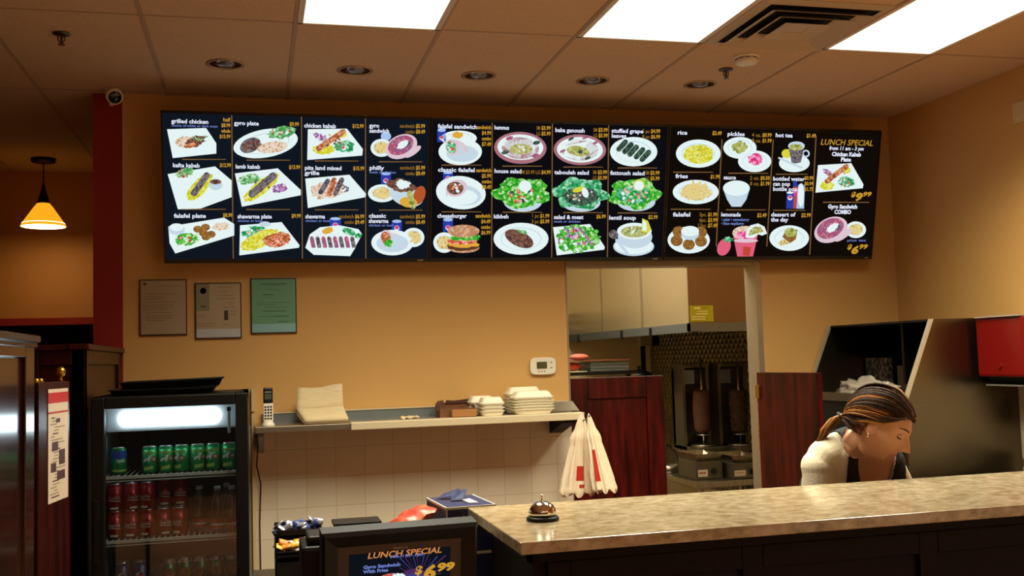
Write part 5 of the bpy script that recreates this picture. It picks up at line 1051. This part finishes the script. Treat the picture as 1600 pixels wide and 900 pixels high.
# quilted steel wall lining
m = MB(); QM = bpy.data.materials.new('quilted_steel'); nt, b_ = nodes(QM); N = nt.nodes; L = nt.links; b_.inputs['Base Color'].default_value = lin('#8a8064'); b_.inputs['Metallic'].default_value = .85; b_.inputs['Roughness'].default_value = .36
tc = N.new('ShaderNodeTexCoord'); sp = N.new('ShaderNodeSeparateXYZ'); L.new(tc.outputs['Object'], sp.inputs[0])
def wv(sgn):
    a1 = N.new('ShaderNodeMath'); a1.operation = 'MULTIPLY_ADD'; a1.inputs[1].default_value = sgn; L.new(sp.outputs[2], a1.inputs[0]); L.new(sp.outputs[1], a1.inputs[2])
    a2 = N.new('ShaderNodeMath'); a2.operation = 'MULTIPLY'; a2.inputs[1].default_value = 40; L.new(a1.outputs[0], a2.inputs[0]); a3 = N.new('ShaderNodeMath'); a3.operation = 'SINE'; L.new(a2.outputs[0], a3.inputs[0]); a4 = N.new('ShaderNodeMath'); a4.operation = 'ABSOLUTE'; L.new(a3.outputs[0], a4.inputs[0]); return a4
w1, w2 = wv(1), wv(-1); mn = N.new('ShaderNodeMath'); mn.operation = 'MINIMUM'; L.new(w1.outputs[0], mn.inputs[0]); L.new(w2.outputs[0], mn.inputs[1]); bp = N.new('ShaderNodeBump'); bp.inputs['Strength'].default_value = .7; bp.inputs['Distance'].default_value = .02; L.new(mn.outputs[0], bp.inputs['Height']); L.new(bp.outputs[0], b_.inputs['Normal'])
m.box((KX-.008, 6.2, .4), (KX-.001, KY-.01, HZ+.1), QM); m.box((1.6, KY-.008, 1.2), (2.75, KY-.001, HZ+.2), QM); struct('trim_6', m)
m = MB(); m.box((1.9, KY-.14, HZ-.10), (2.72, KY-.01, HZ+.02), mat('vent_dark_slats', '#3a342a', .5), .004)
for k in range(14): m.box((1.93+k*.055, KY-.145, HZ-.09), (1.95+k*.055, KY-.139, HZ+.01), STEEL_D)
o = m.build('wall_vent_grille'); tag(o, 'dark slatted grille on the far kitchen wall under the hood gutter', 'grille'); rebase(o, (2.3, KY-.08, HZ-.1))
# pipe with junction box
t = thing('conduit_pipe', 'black vertical pipe under a grey junction box in the kitchen corner', 'pipe', (3.345, 8.6, 0)); m = MB(); m.tube([(3.35, 8.6, 0), (3.35, 8.6, 1.66)], .022, BLACKP, 12); m.build('pipe', t)
m = MB(); m.box((3.29, 8.5, 1.58), (3.40, 8.58, 1.70), mat('junction_grey', '#9a927c', .5), .004); m.build('junction_box', t)
m = MB(); m.box((3.40, 8.5, 1.58), (3.47, 8.58, 1.70), BLACKM); m.build('dark_cover', t)
# rack with trays at the left
t = thing('equipment_stand', 'dark topped kitchen stand behind the left half door', 'stand', (2.3, 7.5, 0)); m = MB(); m.box((1.9, 7.3, 1.365), (2.8, 7.85, 1.39), BLACKP, .003); m.build('top', t)
for x, y in ((1.93, 7.33), (2.77, 7.33), (1.93, 7.82), (2.77, 7.82)): m = MB(); m.box((x-.015, y-.015, 0), (x+.015, y+.015, 1.365), STEEL); m.build('leg', t)
m = MB(); m.box((1.93, 7.34, .9), (2.77, 7.82, .92), STEEL); m.build('shelf', t)
PN = mat('pan_bluegrey', '#77858c', .35, .6)
for k in range(3):
    m = MB(); m.box((2.43-.0, 7.32, 1.392+k*.024), (2.735, 7.62, 1.410+k*.024), PN, .004); m.box((2.425, 7.315, 1.410+k*.024), (2.74, 7.625, 1.413+k*.024), PN); o = m.build('sheet_pan'); tag(o, 'grey metal pan on the kitchen stand, %s of its stack' % ['bottom', 'middle', 'topmost'][k], 'pan', 'pans stacked on the kitchen stand'); rebase(o, (2.58, 7.47, 1.392+k*.024))
m = MB(); m.prism([(2.2, 7.3, 1.470), (2.72, 7.3, 1.470), (2.75, 7.3, 1.478), (2.2, 7.3, 1.476)], (0, .34, 0), mat('board_brown', '#6b3a22', .5)); o = m.build('cutting_board'); tag(o, 'thin brown board lying on top of the stacked pans', 'board'); rebase(o, (2.45, 7.45, 1.465))
for i, (x, z, r_, mt_) in enumerate(((2.30, 1.425, .045, mat('pack_red', '#b8452f', .5)), (2.36, 1.50, .05, mat('pack_salmon', '#b9685a', .5)))):
    m = MB(); m.ball((x, 7.38, 1.431 if i == 0 else 1.503), (.075, .05, .033 if i == 0 else .025), mt_, 18); o = m.build('food_package'); tag(o, ['red and white food package beside the pans in the kitchen', 'salmon pink food package on top of the brown board'][i], 'package'); rebase(o, (x, 7.38, z-.03))
m = MB(); m.box((2.15, 7.32, 1.391), (2.40, 7.5, 1.396), mat('white_card')); o = m.build('white_tray'); tag(o, 'flat white tray under the red food package', 'tray'); rebase(o, (2.28, 7.41, 1.391))
m = MB(); m.lathe([(.11, 0), (.10, .03), (.05, .055), (.012, .06), (.01, .075), (.018, .085), (.001, .09)], BLACKP, (2.92, 7.6, 1.33), 24); m.cyl((2.92, 7.6, 1.2), .11, .13, STEEL_D, 24); o = m.build('stock_pot'); tag(o, 'black lidded pot partly hidden by the closed half door', 'pot'); rebase(o, (2.92, 7.6, 1.2))
m = MB(); m.box((2.82, 7.45, 1.18), (3.05, 7.8, 1.2), STEEL)
for x, y in ((2.84, 7.47), (3.03, 7.47), (2.84, 7.78), (3.03, 7.78)): m.box((x-.012, y-.012, 0), (x+.012, y+.012, 1.18), STEEL)
o = m.build('side_stand'); tag(o, 'narrow steel stand carrying the black pot', 'stand'); rebase(o, (2.93, 7.6, 0))
# table with broilers and warmers
TZ = .66; t = thing('steel_work_table', 'stainless kitchen table carrying the vertical broilers', 'table', (3.2, 6.8, 0)); m = MB(); m.box((2.80, 6.3, TZ-.04), (3.59, 7.25, TZ), STEEL); m.build('tabletop', t, bevel=.003)
for x, y in ((2.84, 6.34), (3.55, 6.34), (2.84, 7.2), (3.55, 7.2)): m = MB(); m.cyl((x, y, 0), .02, TZ-.04, STEEL, 12); m.build('leg', t)
m = MB(); m.box((2.82, 6.34, .2), (3.57, 7.22, .22), STEEL_D); m.build('undershelf', t)
BR = mat('broiler_steel', '#5f594b', .38, .8); MT = mat('roasted_meat', '#3a1d10', .75, col2='#200f08', scale=18, bump=.9, bscale=26); MT2 = mat('roasted_meat_brown', '#553018', .65, col2='#3a2010', scale=12, bump=.4, bscale=20)
HEAT = mat('heater_dark', '#0d0a08', .6); GLZ = mat('greasy_blue_steel', '#6a7484', .3, .6)
def broiler(x0, x1, y, smooth_meat, label):
    z0 = .83; z1 = 1.40; cx_ = (x0+x1)/2; t = thing('vertical_broiler', label, 'broiler', (cx_, y, TZ+.001), 0, 'vertical meat broilers')
    m = MB(); m.box((x0, y+.06, TZ+.001), (x1, y+.30, z0), BR, .004); m.box((x0, y-.14, z0-.03), (x1, y+.30, z0), BR, .003); m.box((x0, y-.14, TZ+.001), (x0+.02, y+.06, z0-.03), BR); m.box((x1-.02, y-.14, TZ+.001), (x1, y+.06, z0-.03), BR); m.build('base', t)
    m = MB(); m.box((x0, y+.10, z0), (x0+.022, y+.30, z1), BR); m.box((x1-.022, y+.10, z0), (x1, y+.30, z1), BR); m.box((x0, y+.09, z1), (x1, y+.30, z1+.03), BR); m.box((x0, y+.26, z0), (x1, y+.30, z1), BR); m.build('housing', t)
    m = MB(); m.box((x0+.022, y+.13, z0+.08), (x1-.022, y+.25, z1-.01), HEAT)
    for k in range(5): m.box((x0+.03, y+.127, z0+.12+k*.09), (x1-.03, y+.131, z0+.15+k*.09), mat('heater_grid', '#2a1a12', .6))
    m.build('heater', t)
    m = MB(); m.box((x0+.022, y+.12, z1-.12), (cx_, y+.129, z1-.02), GLZ); m.build('reflector', t)
    m = MB(); m.tube([(cx_, y, z0), (cx_, y, z1+.06)], .007, STEEL, 10); m.box((x0+.02, y-.01, z1+.028), (x1-.02, y+.12, z1+.034), BLACKP); m.build('spit', t)
    m = MB(); m.lathe([(.085, 0), (.09, .012), (.08, .014), (.001, .014)], STEEL, (cx_, y, z0+.0), 28); m.lathe([(.05, .08), (.055, .086), (.001, .09)], STEEL, (cx_, y, z0), 24); m.build('drip_pan', t)
    m = MB(); pr = []
    for k in range(22):
        s_ = k/21; r_ = (.052+.012*math.sin(s_*3) if smooth_meat else .058+.012*s_)+(0 if smooth_meat else .006*math.sin(k*2.4)); pr.append((r_*(1 if 0 < k < 21 else .7), z0+.10+s_*(.30 if not smooth_meat else .31)))
    m.lathe(pr, MT2 if smooth_meat else MT, (cx_-.005, y, 0), 28); m.build('meat_cone', t)
broiler(3.045, 3.255, 6.95, True, 'vertical broiler with smooth brown meat cone, left of the pair')
broiler(3.285, 3.51, 6.86, False, 'vertical broiler with dark layered meat cone, right of the pair')
def warmer(x0, x1, y0, y1, h_, label, sticker):
    t = thing('food_warmer', label, 'food warmer', ((x0+x1)/2, (y0+y1)/2, TZ+.001), 0, 'counter warmers in front of the broilers'); m = MB(); m.box((x0, y0, TZ+.001), (x1, y1, TZ+h_), BR, .006); m.build('body', t)
    m = MB(); m.cyl(((x0+x1)/2+.03, y0-.012, TZ+h_*.45), .02, .014, BLACKP, 18, 'y'); m.build('knob', t)
    m = MB(); m.box((x0+.015, y0-.002, TZ+.02), (x0+.015+(x1-x0)*.35, y0, TZ+h_*.55), mat('warning_label_white', '#b9ae98', .5)); m.box((x0+.02, y0-.003, TZ+.04), (x0+.01+(x1-x0)*.3, y0-.001, TZ+h_*.42), mat('warning_label_red', '#a03a26', .5)); m.build('warning_label', t)
    m = MB(); a, b = (x0+x1)/2, (y0+y1)/2; sx_, sy_ = (x1-x0)*.48, (y1-y0)*.48; P_ = [(a+i*sx_*q, b+j*sy_*q, z) for q, z in ((.85, TZ+h_), (1.05, TZ+h_+.05), (1.0, TZ+h_+.05), (.82, TZ+h_+.008)) for i, j in ((-1, -1), (1, -1), (1, 1), (-1, 1))]
    m.add(P_, [(i+j*4, (i+1) % 4+j*4, (i+1) % 4+j*4+4, i+j*4+4) for j in range(3) for i in range(4)]+[(12, 13, 14, 15), (0, 3, 2, 1)], STEEL); m.build('pan', t)
warmer(2.845, 3.04, 6.42, 6.72, .12, 'grey countertop warmer with red label, left one near the table edge', 1)
warmer(3.07, 3.30, 6.34, 6.66, .105, 'grey countertop warmer with red label, right one near the swung door', 1)
m = MB(); m.lathe([(.07, 0), (.085, .05), (.08, .05), (.066, .006), (.001, .006)], STEEL, (2.87, 6.95, TZ+.001), 24, caps=False); m.tube([(2.79, 6.95, TZ+.05), (2.785, 6.94, TZ+.14), (2.82, 6.94, TZ+.19), (2.87, 6.94, TZ+.19), (2.93, 6.95, TZ+.14), (2.95, 6.95, TZ+.05)], .005, BLACKP, 8); o = m.build('handled_pan'); tag(o, 'steel pan with black hoop handle at the left of the kitchen table', 'pan'); rebase(o, (2.87, 6.95, TZ+.001))

# ------------------------------------------------------------------ person behind the bar
SKIN = bpy.data.materials.new('skin'); nt, b_ = nodes(SKIN); b_.inputs['Base Color'].default_value = lin('#c08864'); b_.inputs['Roughness'].default_value = .5; b_.inputs['Subsurface Weight'].default_value = .12; b_.inputs['Subsurface Radius'].default_value = (.02, .008, .004); b_.inputs['Subsurface Scale'].default_value = .5
def hmat(name, c1, c2):
    m = mat(name, c1, .55, spec=.25, col2=c2, scale=9, stretch=(2, 9, 9), ramp=(.3, .7), bump=.25, bscale=30); return m
H_DK = hmat('hair_dark_brown', '#20110a', '#3c2312'); H_GD = hmat('hair_golden', '#b0742e', '#7a4a1e'); H_MD = hmat('hair_mid_brown', '#6a401e', '#3a2110')
SHIRT = mat('white_knit', '#dccfb2', .85, bump=.15, bscale=120); VEST = mat('black_vest', '#0c0a0b', .8, bump=.1, bscale=100); PANTS = mat('black_trousers', '#101012', .8)
HC = Vector((2.083, 3.145, 1.238)); HR = Matrix.Rotation(rad(-50), 4, 'Z')@Matrix.Rotation(rad(30), 4, 'Y')@Matrix.Rotation(rad(-4), 4, 'X')
HM = Matrix.Translation(HC)@HR
def g(x, c, s_): return math.exp(-((x-c)/s_)**2)
def sstep(x, a, b):
    t_ = max(0, min(1, (x-a)/(b-a))); return t_*t_*(3-2*t_)
def head_pt(d, hair=0.):
    """d: unit direction in head space (X forward, Y left, Z up) -> surface point"""
    x, y, z = d
    p_ = Vector((x*.098, y*.073, z*(.118 if z > 0 else .116)))
    if z < 0:
        k = sstep(-z, 0, 1); p_.y *= 1-.40*k-.05*sstep(x, .2, .8)*k
        if x < 0: p_.x *= 1-.45*sstep(-z, .1, .8)
        else: p_.x *= 1-.04*k
    if x < 0: p_.x *= 1.04
    if x > 0:
        Z = p_.z; Y = p_.y; f = sstep(x, .15, .6)
        p_.x += f*(.026*g(Y, 0, .0115)*(sstep(Z, .028, -.028) if Z > -.030 else g(Z, -.030, .0075))     # nose
            + .010*g(Y, 0, .022)*g(Z, -.035, .012) - .009*g(Z, .010, .013)*(g(Y, .031, .017)+g(Y, -.031, .017))*1.6   # nose base, sockets
            + .004*g(Z, .034, .010)*g(Y, 0, .05) + .010*g(Z, -.063, .009)*g(Y, 0, .021) - .003*g(Z, -.063, .002)*g(Y, 0, .02)   # brow, lips
            + .009*g(Z, -.100, .014)*g(Y, 0, .022) - .004*g(Z, -.082, .007)*g(Y, 0, .025))
        p_.y += math.copysign(.004, Y)*g(Z, -.02, .03)*sstep(x, .2, .5)*(1-sstep(x, .75, .95))
        if Z > .06: p_.x -= .010*sstep(Z, .06, .11)
    if hair: p_ += Vector(d)*hair
    return p_
def sphere_dirs(n, k):
    return [[(math.sin(PI*i/n)*math.cos(2*PI*j/k), math.sin(PI*i/n)*math.sin(2*PI*j/k), -math.cos(PI*i/n)) for j in range(k)] for i in range(n+1)]
body = MB(); nI, nJ = 90, 128; dirs = sphere_dirs(nI, nJ); vs = [head_pt(dirs[i][j]) for i in range(nI+1) for j in range(nJ)]
body.add([HM@v for v in vs], [(i*nJ+j, i*nJ+(j+1) % nJ, (i+1)*nJ+(j+1) % nJ, (i+1)*nJ+j) for i in range(nI) for j in range(nJ)], SKIN, True)
def ell(c, r, X=None): body.ball(c, r, SKIN, 24, X)
# ears
for sy in (-1, 1): ell((-.008, sy*.072, -.006), (.017, .007, .029), HM@Matrix.Translation(Vector((0, 0, 0))))
# eyelids
for sy in (-1, 1): ell((.0725, sy*.031, .008), (.013, .0155, .0105), HM); ell((.094, sy*.0135, -.036), (.010, .0075, .0075), HM)
def limb(pts, rs, n=20): body.tube(pts, rs, SKIN, n)
def ballr(p_, r): body.ball(p_, (r, r, r), SKIN, 20)
# torso frame: hips behind, shoulders forward over the bar, chest facing the viewer and slightly right
HIP = Vector((2.12, 3.56, .84)); NECK = Vector((2.058, 3.275, 1.162)); FW = Vector((0, -1, 0)).normalized(); LF = Vector((1, .0, 0)).normalized()   # LF: to picture right
SPN = (NECK-HIP).normalized()
def loft(secs, n=40):
    vs = []; fs = []
    for c, a, b, dv in secs:
        dv = Vector(dv).normalized(); u = (LF-dv*LF.dot(dv)).normalized(); w2 = dv.cross(u)
        if w2.dot(FW) < 0: w2 = -w2
        for k in range(n):
            q = 2*PI*k/n; cx_, sx_ = math.cos(q), math.sin(q); vs.append(Vector(c)+u*a*math.copysign(abs(cx_)**.85, cx_)+w2*b*math.copysign(abs(sx_)**.9, sx_))
    K = len(secs)
    for i in range(K-1):
        for k in range(n): fs.append((i*n+k, i*n+(k+1) % n, (i+1)*n+(k+1) % n, (i+1)*n+k))
    fs.append(tuple(range(n))); fs.append(tuple(range((K-1)*n, K*n))); body.add(vs, fs, SKIN, True)
def sp(t_, dx=0, fw=0): return HIP.lerp(NECK, t_)+FW*fw
loft([(HIP+Vector((0, .02, -.16)), .15, .11, (0, 0, 1)), (HIP+Vector((0, 0, -.06)), .178, .125, (0, -.2, 1)), (sp(.12), .165, .112, SPN), (sp(.35), .135, .095, SPN), (sp(.6, fw=.01), .150, .108, SPN), (sp(.8, fw=.012), .160, .105, SPN), (sp(.94), .155, .080, SPN), (sp(1.03), .12, .06, SPN), (sp(1.08), .06, .05, SPN)])
# bust
for s_ in (-1, 1): ell(sp(.66)+LF*.070*s_+FW*.070+Vector((0, 0, -.02)), (.058, .050, .058))
# neck to head
hb = HM@Vector((-.012, 0, -.045)); limb([NECK-SPN*.03, NECK.lerp(hb, .5), hb], [.060, .047, .043])
# shoulders and arms (hands working on the bar side shelf)
def arm(s_, el, wr, hd):
    sh = sp(.93)+LF*s_*.136+Vector((0, 0, -.045)); ballr(sh, .054); limb([sp(.95)+LF*s_*.06, sp(.94)+LF*s_*.11+Vector((0, 0, -.012)), sh], [.054, .053, .050]); el = Vector(el); wr = Vector(wr); limb([sh, sh.lerp(el, .45), el], [.052, .046, .038]); ballr(el, .038)
    limb([el, el.lerp(wr, .35), wr], [.038, .036, .024]); hd = Vector(hd).normalized(); side = hd.cross(Vector((0, 0, 1))).normalized(); up = side.cross(hd)
    # palm and fingers
    c = wr+hd*.045; X = Matrix((hd, side, up)).transposed().to_4x4(); X.translation = c; ell((0, 0, 0), (.052, .040, .015), X)
    for k, (o_, ln) in enumerate(((.030, .062), (.010, .072), (-.010, .068), (-.029, .052))):
        b0 = wr+hd*.075+side*o_; p1 = b0+hd*ln*.45+side*o_*.1-up*.004; p2 = p1+hd*ln*.3-up*.016; p3 = p2+hd*ln*.18-up*.022; limb([b0, p1, p2, p3], [.0092, .0085, .0078, .0065], 12); ballr(p3, .0065)
    sd = 1 if s_ < 0 else -1; b0 = wr+hd*.02-side*sd*-.026; p1 = b0+hd*.028+side*sd*.022-up*.006; p2 = p1+hd*.026+side*sd*.008-up*.012; limb([b0, p1, p2], [.012, .010, .008], 12); ballr(p2, .008)
    return sh, el, wr
A1 = arm(-1, (1.925, 3.28, .86), (1.99, 3.15, .80), (.75, -.45, -.25)); A2 = arm(1, (2.36, 3.36, .87), (2.25, 3.17, .80), (-.6, -.5, -.25))
# legs
for s_ in (-1, 1):
    hp = HIP+LF*.085*s_+Vector((0, .01, -.1)); kn = HIP+LF*.095*s_+Vector((0, -.06, -.42)); an = Vector((hp.x+LF.x*.02*s_, 3.56, .08)); limb([hp, hp.lerp(kn, .5), kn], [.088, .074, .056]); ballr(kn, .056); limb([kn, kn.lerp(an, .3), an], [.056, .054, .036]); limb([an+Vector((0, .03, -.04)), an+Vector((.01, -.06, -.045)), an+Vector((.03, -.17, -.055))], [.034, .036, .024])
def remesh(mb, vox, it=4):
    o = mb.build('tmp'); r_ = o.modifiers.new('r', 'REMESH'); r_.mode = 'VOXEL'; r_.voxel_size = vox; r_.use_smooth_shade = True
    s_ = o.modifiers.new('s', 'SMOOTH'); s_.factor = .5; s_.iterations = it
    bpy.context.view_layer.update(); dg = bpy.context.evaluated_depsgraph_get(); me = bpy.data.meshes.new_from_object(o.evaluated_get(dg)); bpy.data.objects.remove(o); return me
bme = remesh(body, .003, 2); bme.materials.clear(); bme.materials.append(SKIN)
for pl_ in bme.polygons: pl_.use_smooth = True; pl_.material_index = 0
PO = Vector((HIP.x, HIP.y, 0)); person = thing('person', 'person in black vest over white sleeves, looking down behind the bar', 'person', PO)
HMi = HM.inverted(); bme.calc_loop_triangles()
co = [v.co.copy() for v in bme.vertices]; no = [v.normal.copy() for v in bme.vertices]
def cloth(name, pred, off, mt_, thick=.003):
    """a garment that follows the body: faces where pred(point) holds, moved out along the normals"""
    keep = [pl_ for pl_ in bme.polygons if pred(sum((co[i] for i in pl_.vertices), Vector())/len(pl_.vertices))]
    idx = {}; vs = []; fs = []
    for pl_ in keep:
        f = []
        for i in pl_.vertices:
            if i not in idx: idx[i] = len(vs); o_ = off(co[i]) if callable(off) else off; vs.append(co[i]+no[i]*o_-PO)
            f.append(idx[i])
        fs.append(f)
    me = bpy.data.meshes.new(name); me.from_pydata([tuple(v) for v in vs], [], fs); me.materials.append(mt_)
    for q in me.polygons: q.use_smooth = True
    o = bpy.data.objects.new(name, me); COL.objects.link(o); o.parent = person
    sm_ = o.modifiers.new('smooth', 'SMOOTH'); sm_.factor = .5; sm_.iterations = 4
    sd = o.modifiers.new('solid', 'SOLIDIFY'); sd.thickness = thick; sd.offset = 1; return o
def tc_(p_):
    """torso coordinates: s along the spine, l to picture right, f forward"""
    q = p_-HIP; return q.dot(SPN)/(NECK-HIP).length, q.dot(LF), (q-SPN*q.dot(SPN)).dot(FW)
def onhead(p_): q = HMi@p_; return q.z > -.13 and q.length < .16 and (q.x > -.09)
def armdist(p_):
    d_ = 9
    for a_, b_2, _ in ((A1[0], A1[1], 0), (A1[1], A1[2], 0), (A2[0], A2[1], 0), (A2[1], A2[2], 0)):
        ab = b_2-a_; t_ = max(0, min(1, (p_-a_).dot(ab)/ab.dot(ab))); d_ = min(d_, (p_-a_-ab*t_).length)
    return d_
def neckline(s_, l_, f_):
    """True where skin shows: scoop in front and around the neck"""
    if f_ > 0: w_n = .052+.030*sstep(s_, .66, 1.02); return s_ > .62 and abs(l_+.0) < w_n
    return s_ > 1.0 and abs(l_) < .07
def ishand(p_): return any((p_-a_[2]).length < .15 and (p_-a_[2]).dot((a_[2]-a_[1]).normalized()) > -.02 for a_ in (A1, A2)) and p_.z < .9 and p_.y < 3.26
def p_shirt(p_):
    s_, l_, f_ = tc_(p_)
    if ishand(p_) or p_.z < .62: return False
    if armdist(p_) < .066 and not (abs(l_) < .12): return True
    return .02 < s_ < 1.22 and abs(l_) < .235 and not neckline(s_, l_, f_) and not (s_ > 1.03 and (HMi@p_).length < .15)
def p_vest(p_):
    s_, l_, f_ = tc_(p_)
    if not (.0 < s_ < 1.22) or neckline(s_, l_, f_) or (s_ > 1.03 and (HMi@p_).length < .15): return False
    if abs(l_) > .122 and s_ > .5: return False
    if s_ > .6: return abs(l_) < .122-.006*sstep(s_, .7, 1.0)
    return abs(l_) < .2 and armdist(p_) > .07
bo = bpy.data.objects.new('body', bme)
cloth('shirt', p_shirt, .004, SHIRT); cloth('vest', p_vest, .0095, VEST)
cloth('trousers', lambda p_: (p_.z < .80 and p_.z > .1 and not (armdist(p_) < .06) and (tc_(p_)[0] < .04)), .007, PANTS)
for s_ in (-1, 1): cloth('shoe', (lambda s2: (lambda p_: p_.z < .105 and (p_-PO).dot(LF)*s2 > 0))(s_), .006, BLACKP)
bme.transform(Matrix.Translation(-PO)); COL.objects.link(bo); bo.parent = person
# face details
def onface(y, z, off=.0008):
    """surface point of the face at lateral y, height z"""
    best = None
    for i in range(nI//6, nI*5//6):
        for j in list(range(0, 30))+list(range(nJ-30, nJ)):
            v = vs_head[i*nJ+j]
            d_ = (v.y-y)**2+(v.z-z)**2
            if best is None or d_ < best[0]: best = (d_, v)
    return Vector((best[1].x+off, y, z))
vs_head = vs
FACE = [('eyebrow', mat('brow_dark', '#3a2418', .8)), ('lips', mat('lip_rose', '#9c4a40', .45)), ('eyelashes', mat('lash_black', '#150d0a', .7))]
for sy in (-1, 1):
    m = MB(); pts = [onface(sy*(.012+k*.0075), .030+.006*math.sin(k/5*PI*.8), -.0005) for k in range(6)]; m.tube([HM@p_ for p_ in pts], [.0016, .0026, .003, .0026, .002, .001], FACE[0][1], 8); m.build('eyebrow', person)
    m = MB(); pts = []
    for k in range(7):
        a = PI*k/6; yy = sy*(.031+.0155*math.cos(PI-a)); zz = .004-.0035*math.sin(a); x_ = .0725+.0135+.0145*(math.sqrt(max(.01, 1-((yy-sy*.031)/.0165)**2-((zz-.008)/.0115)**2))-1)+.0008; pts.append((x_, yy, zz))
    m.tube([HM@Vector(p_) for p_ in pts], [.0010, .0018, .0023, .0024, .0023, .0020, .0012], FACE[2][1], 8); m.build('eyelashes', person)
m = MB(); 
for zz, th in ((-.0595, .0032), (-.0665, .0038)):
    pts = [onface(-.019+k*.0038, zz+(.0015*math.cos((k-5)/5*PI*1.2) if zz > -.06 else -.002*math.sin(k/10*PI)), -.0014) for k in range(11)]; m.tube([HM@p_ for p_ in pts], [th*(.25+.75*math.sin(PI*(k+.5)/11)) for k in range(11)], FACE[1][1], 8)
m.build('lips', person)
for sy in (-1, 1): m = MB(); m.ball(HM@Vector((-.004, sy*.0795, -.032)), .0042, CHROME, 12); m.ball(HM@Vector((-.002, sy*.0795, -.040)), .0028, CHROME, 10); m.build('earring', person)
# hair: close cap plus swept locks gathered into a low ponytail
def hairline(d):
    x, y, z = d; fr = .50+.16*(1-min(1, abs(y)*1.6))      # forehead height
    if x > .05: return z > .10+(fr-.10)*sstep(x, .02, .62)
    return z > .16-.58*sstep(-x, .16, .34)
m = MB(); n1, n2 = 110, 180; ds = sphere_dirs(n1, n2); grid = {}; hv = []; hf = []
for i in range(n1+1):
    for j in range(n2):
        d = ds[i][j]; v = head_pt(d, .004+.006*sstep(-d[0], -.5, .3)+.010*sstep(d[2], .0, .8)+.014*sstep(-d[0], .1, .9)*sstep(d[2], -.5, .2)+.002*math.sin(26*math.atan2(d[1], d[2]+.3)))
        hv.append(HM@v)
for i in range(n1):
    for j in range(n2):
        dd = Vector(ds[i][j])+Vector(ds[i][(j+1) % n2])+Vector(ds[i+1][j])+Vector(ds[i+1][(j+1) % n2]); dd.normalize()
        if hairline(dd): hf.append((i*n2+j, i*n2+(j+1) % n2, (i+1)*n2+(j+1) % n2, (i+1)*n2+j))
m.add(hv, hf, H_MD, True); me_o = m.build('hair_cap', person)
bm = bmesh.new(); bm.from_mesh(me_o.data); bmesh.ops.delete(bm, geom=[v for v in bm.verts if not v.link_faces], context='VERTS'); bm.to_mesh(me_o.data); bm.free(); me_o.modifiers.new('s', 'SOLIDIFY').thickness = .006
R = random.Random(21); TAIL = Vector((-.128, 0, -.030))
mD, mG, mM = MB(), MB(), MB()
def lock(d0, mbx, mt_, r, lift):
    """a lock from direction d0 over the skull back to the tail root"""
    d0 = Vector(d0).normalized(); d1 = Vector((-.93, .12*(1 if d0.y > 0 else -1), -.28)).normalized(); pts = []; n = 12; ax = d0.cross(d1)
    if ax.length < .05: ax = Vector((0, 1, 0))
    ax.normalize(); ang = d0.angle(d1)
    for k in range(n+1):
        s_ = k/n; d = Matrix.Rotation(ang*s_, 3, ax)@d0; side = Vector((0, 0, 1)); d = (d+side*.10*math.sin(PI*s_)).normalized()
        pts.append(HM@head_pt(d, .006+.006*sstep(-d[0], -.5, .3)+.012*sstep(d[2], 0, .8)+.015*sstep(-d[0], .1, .9)+lift*math.sin(PI*min(1, s_*1.1))))
    mbx.tube(pts, [r*(.12+.88*math.sin(PI*min(1, .04+s_*.86))) for s_ in [k/n for k in range(n+1)]], mt_, 8, flat=.45)
for k in range(150):
    a = R.uniform(-1.35, 1.35); x = math.cos(a)*R.uniform(.35, .8); y = math.sin(a); z = R.uniform(.12, .95)
    d = Vector((x, y*.9, z)).normalized()
    if not hairline(d): d = Vector((d.x, d.y, d.z+.35)).normalized()
    side = abs(d.y); gold = R.random() < (.62 if (d.x < .35 or d.z < .45) else .12); dark = d.x > .25 and d.z > .3
    if gold: lock(d, mG, H_GD, R.uniform(.004, .008), R.uniform(0, .006))
    elif dark: lock(d, mD, H_DK, R.uniform(.006, .011), R.uniform(0, .005))
    else: lock(d, mM, H_MD, R.uniform(.005, .010), R.uniform(0, .004))
for k in range(26):
    sy = (-1, 1)[k % 2]; d = Vector((R.uniform(-.55, -.22), sy*R.uniform(.45, .95), R.uniform(-.42, -.05))).normalized(); lock(d, mD if k % 3 else mM, H_DK if k % 3 else H_MD, R.uniform(.004, .007), .001)
# strands framing the temple
for sy in (-1, 1):
    for k in range(7):
        pts = [HM@Vector(q) for q in ((.075-.004*k, sy*.052, .078-.005*k), (.055-.004*k, sy*(.069), .062-.005*k), (.02, sy*.080, .048-.005*k), (-.025, sy*.083, .028-.004*k), (-.075, sy*.068, -.010-.002*k), (-.118, sy*.03, -.025))]
        (mD if k < 5 else mG).tube(pts, [.002, .005, .006, .006, .006, .004], H_DK if k < 5 else H_GD, 8, flat=.6)
mD.build('dark_hair', person); mG.build('golden_hair', person); mM.build('brown_hair', person)
# ponytail
t0 = HM@TAIL; tdir = (at(1278, 688, y=3.30)-t0)
m = MB()
for k in range(34):
    a = R.uniform(0, 6.28); q = math.sqrt(R.random()); u = Vector((math.cos(a)*q, math.sin(a)*q*.8, math.cos(a+1)*q*.3)); e_ = t0+tdir*R.uniform(.85, 1.08)+Vector((0, 0, -.012))
    m.tube([t0+u*.010+Vector((0, 0, 0)), t0+tdir*.25+u*.022+Vector((0, 0, .010)), t0+tdir*.6+u*.022+Vector((0, 0, .006)), e_+u*.012], [.006, .007, .006, .0015], H_GD if R.random() < .6 else H_MD, 7)
m.build('ponytail', person)
m = MB(); X = Matrix.Translation(t0+tdir*.06)@tdir.to_track_quat('Z', 'Y').to_matrix().to_4x4(); m.lathe([(.015, -.006), (.020, -.003), (.020, .003), (.015, .006)], BLACKM, (0, 0, 0), 20, X=X); m.build('hair_tie', person)
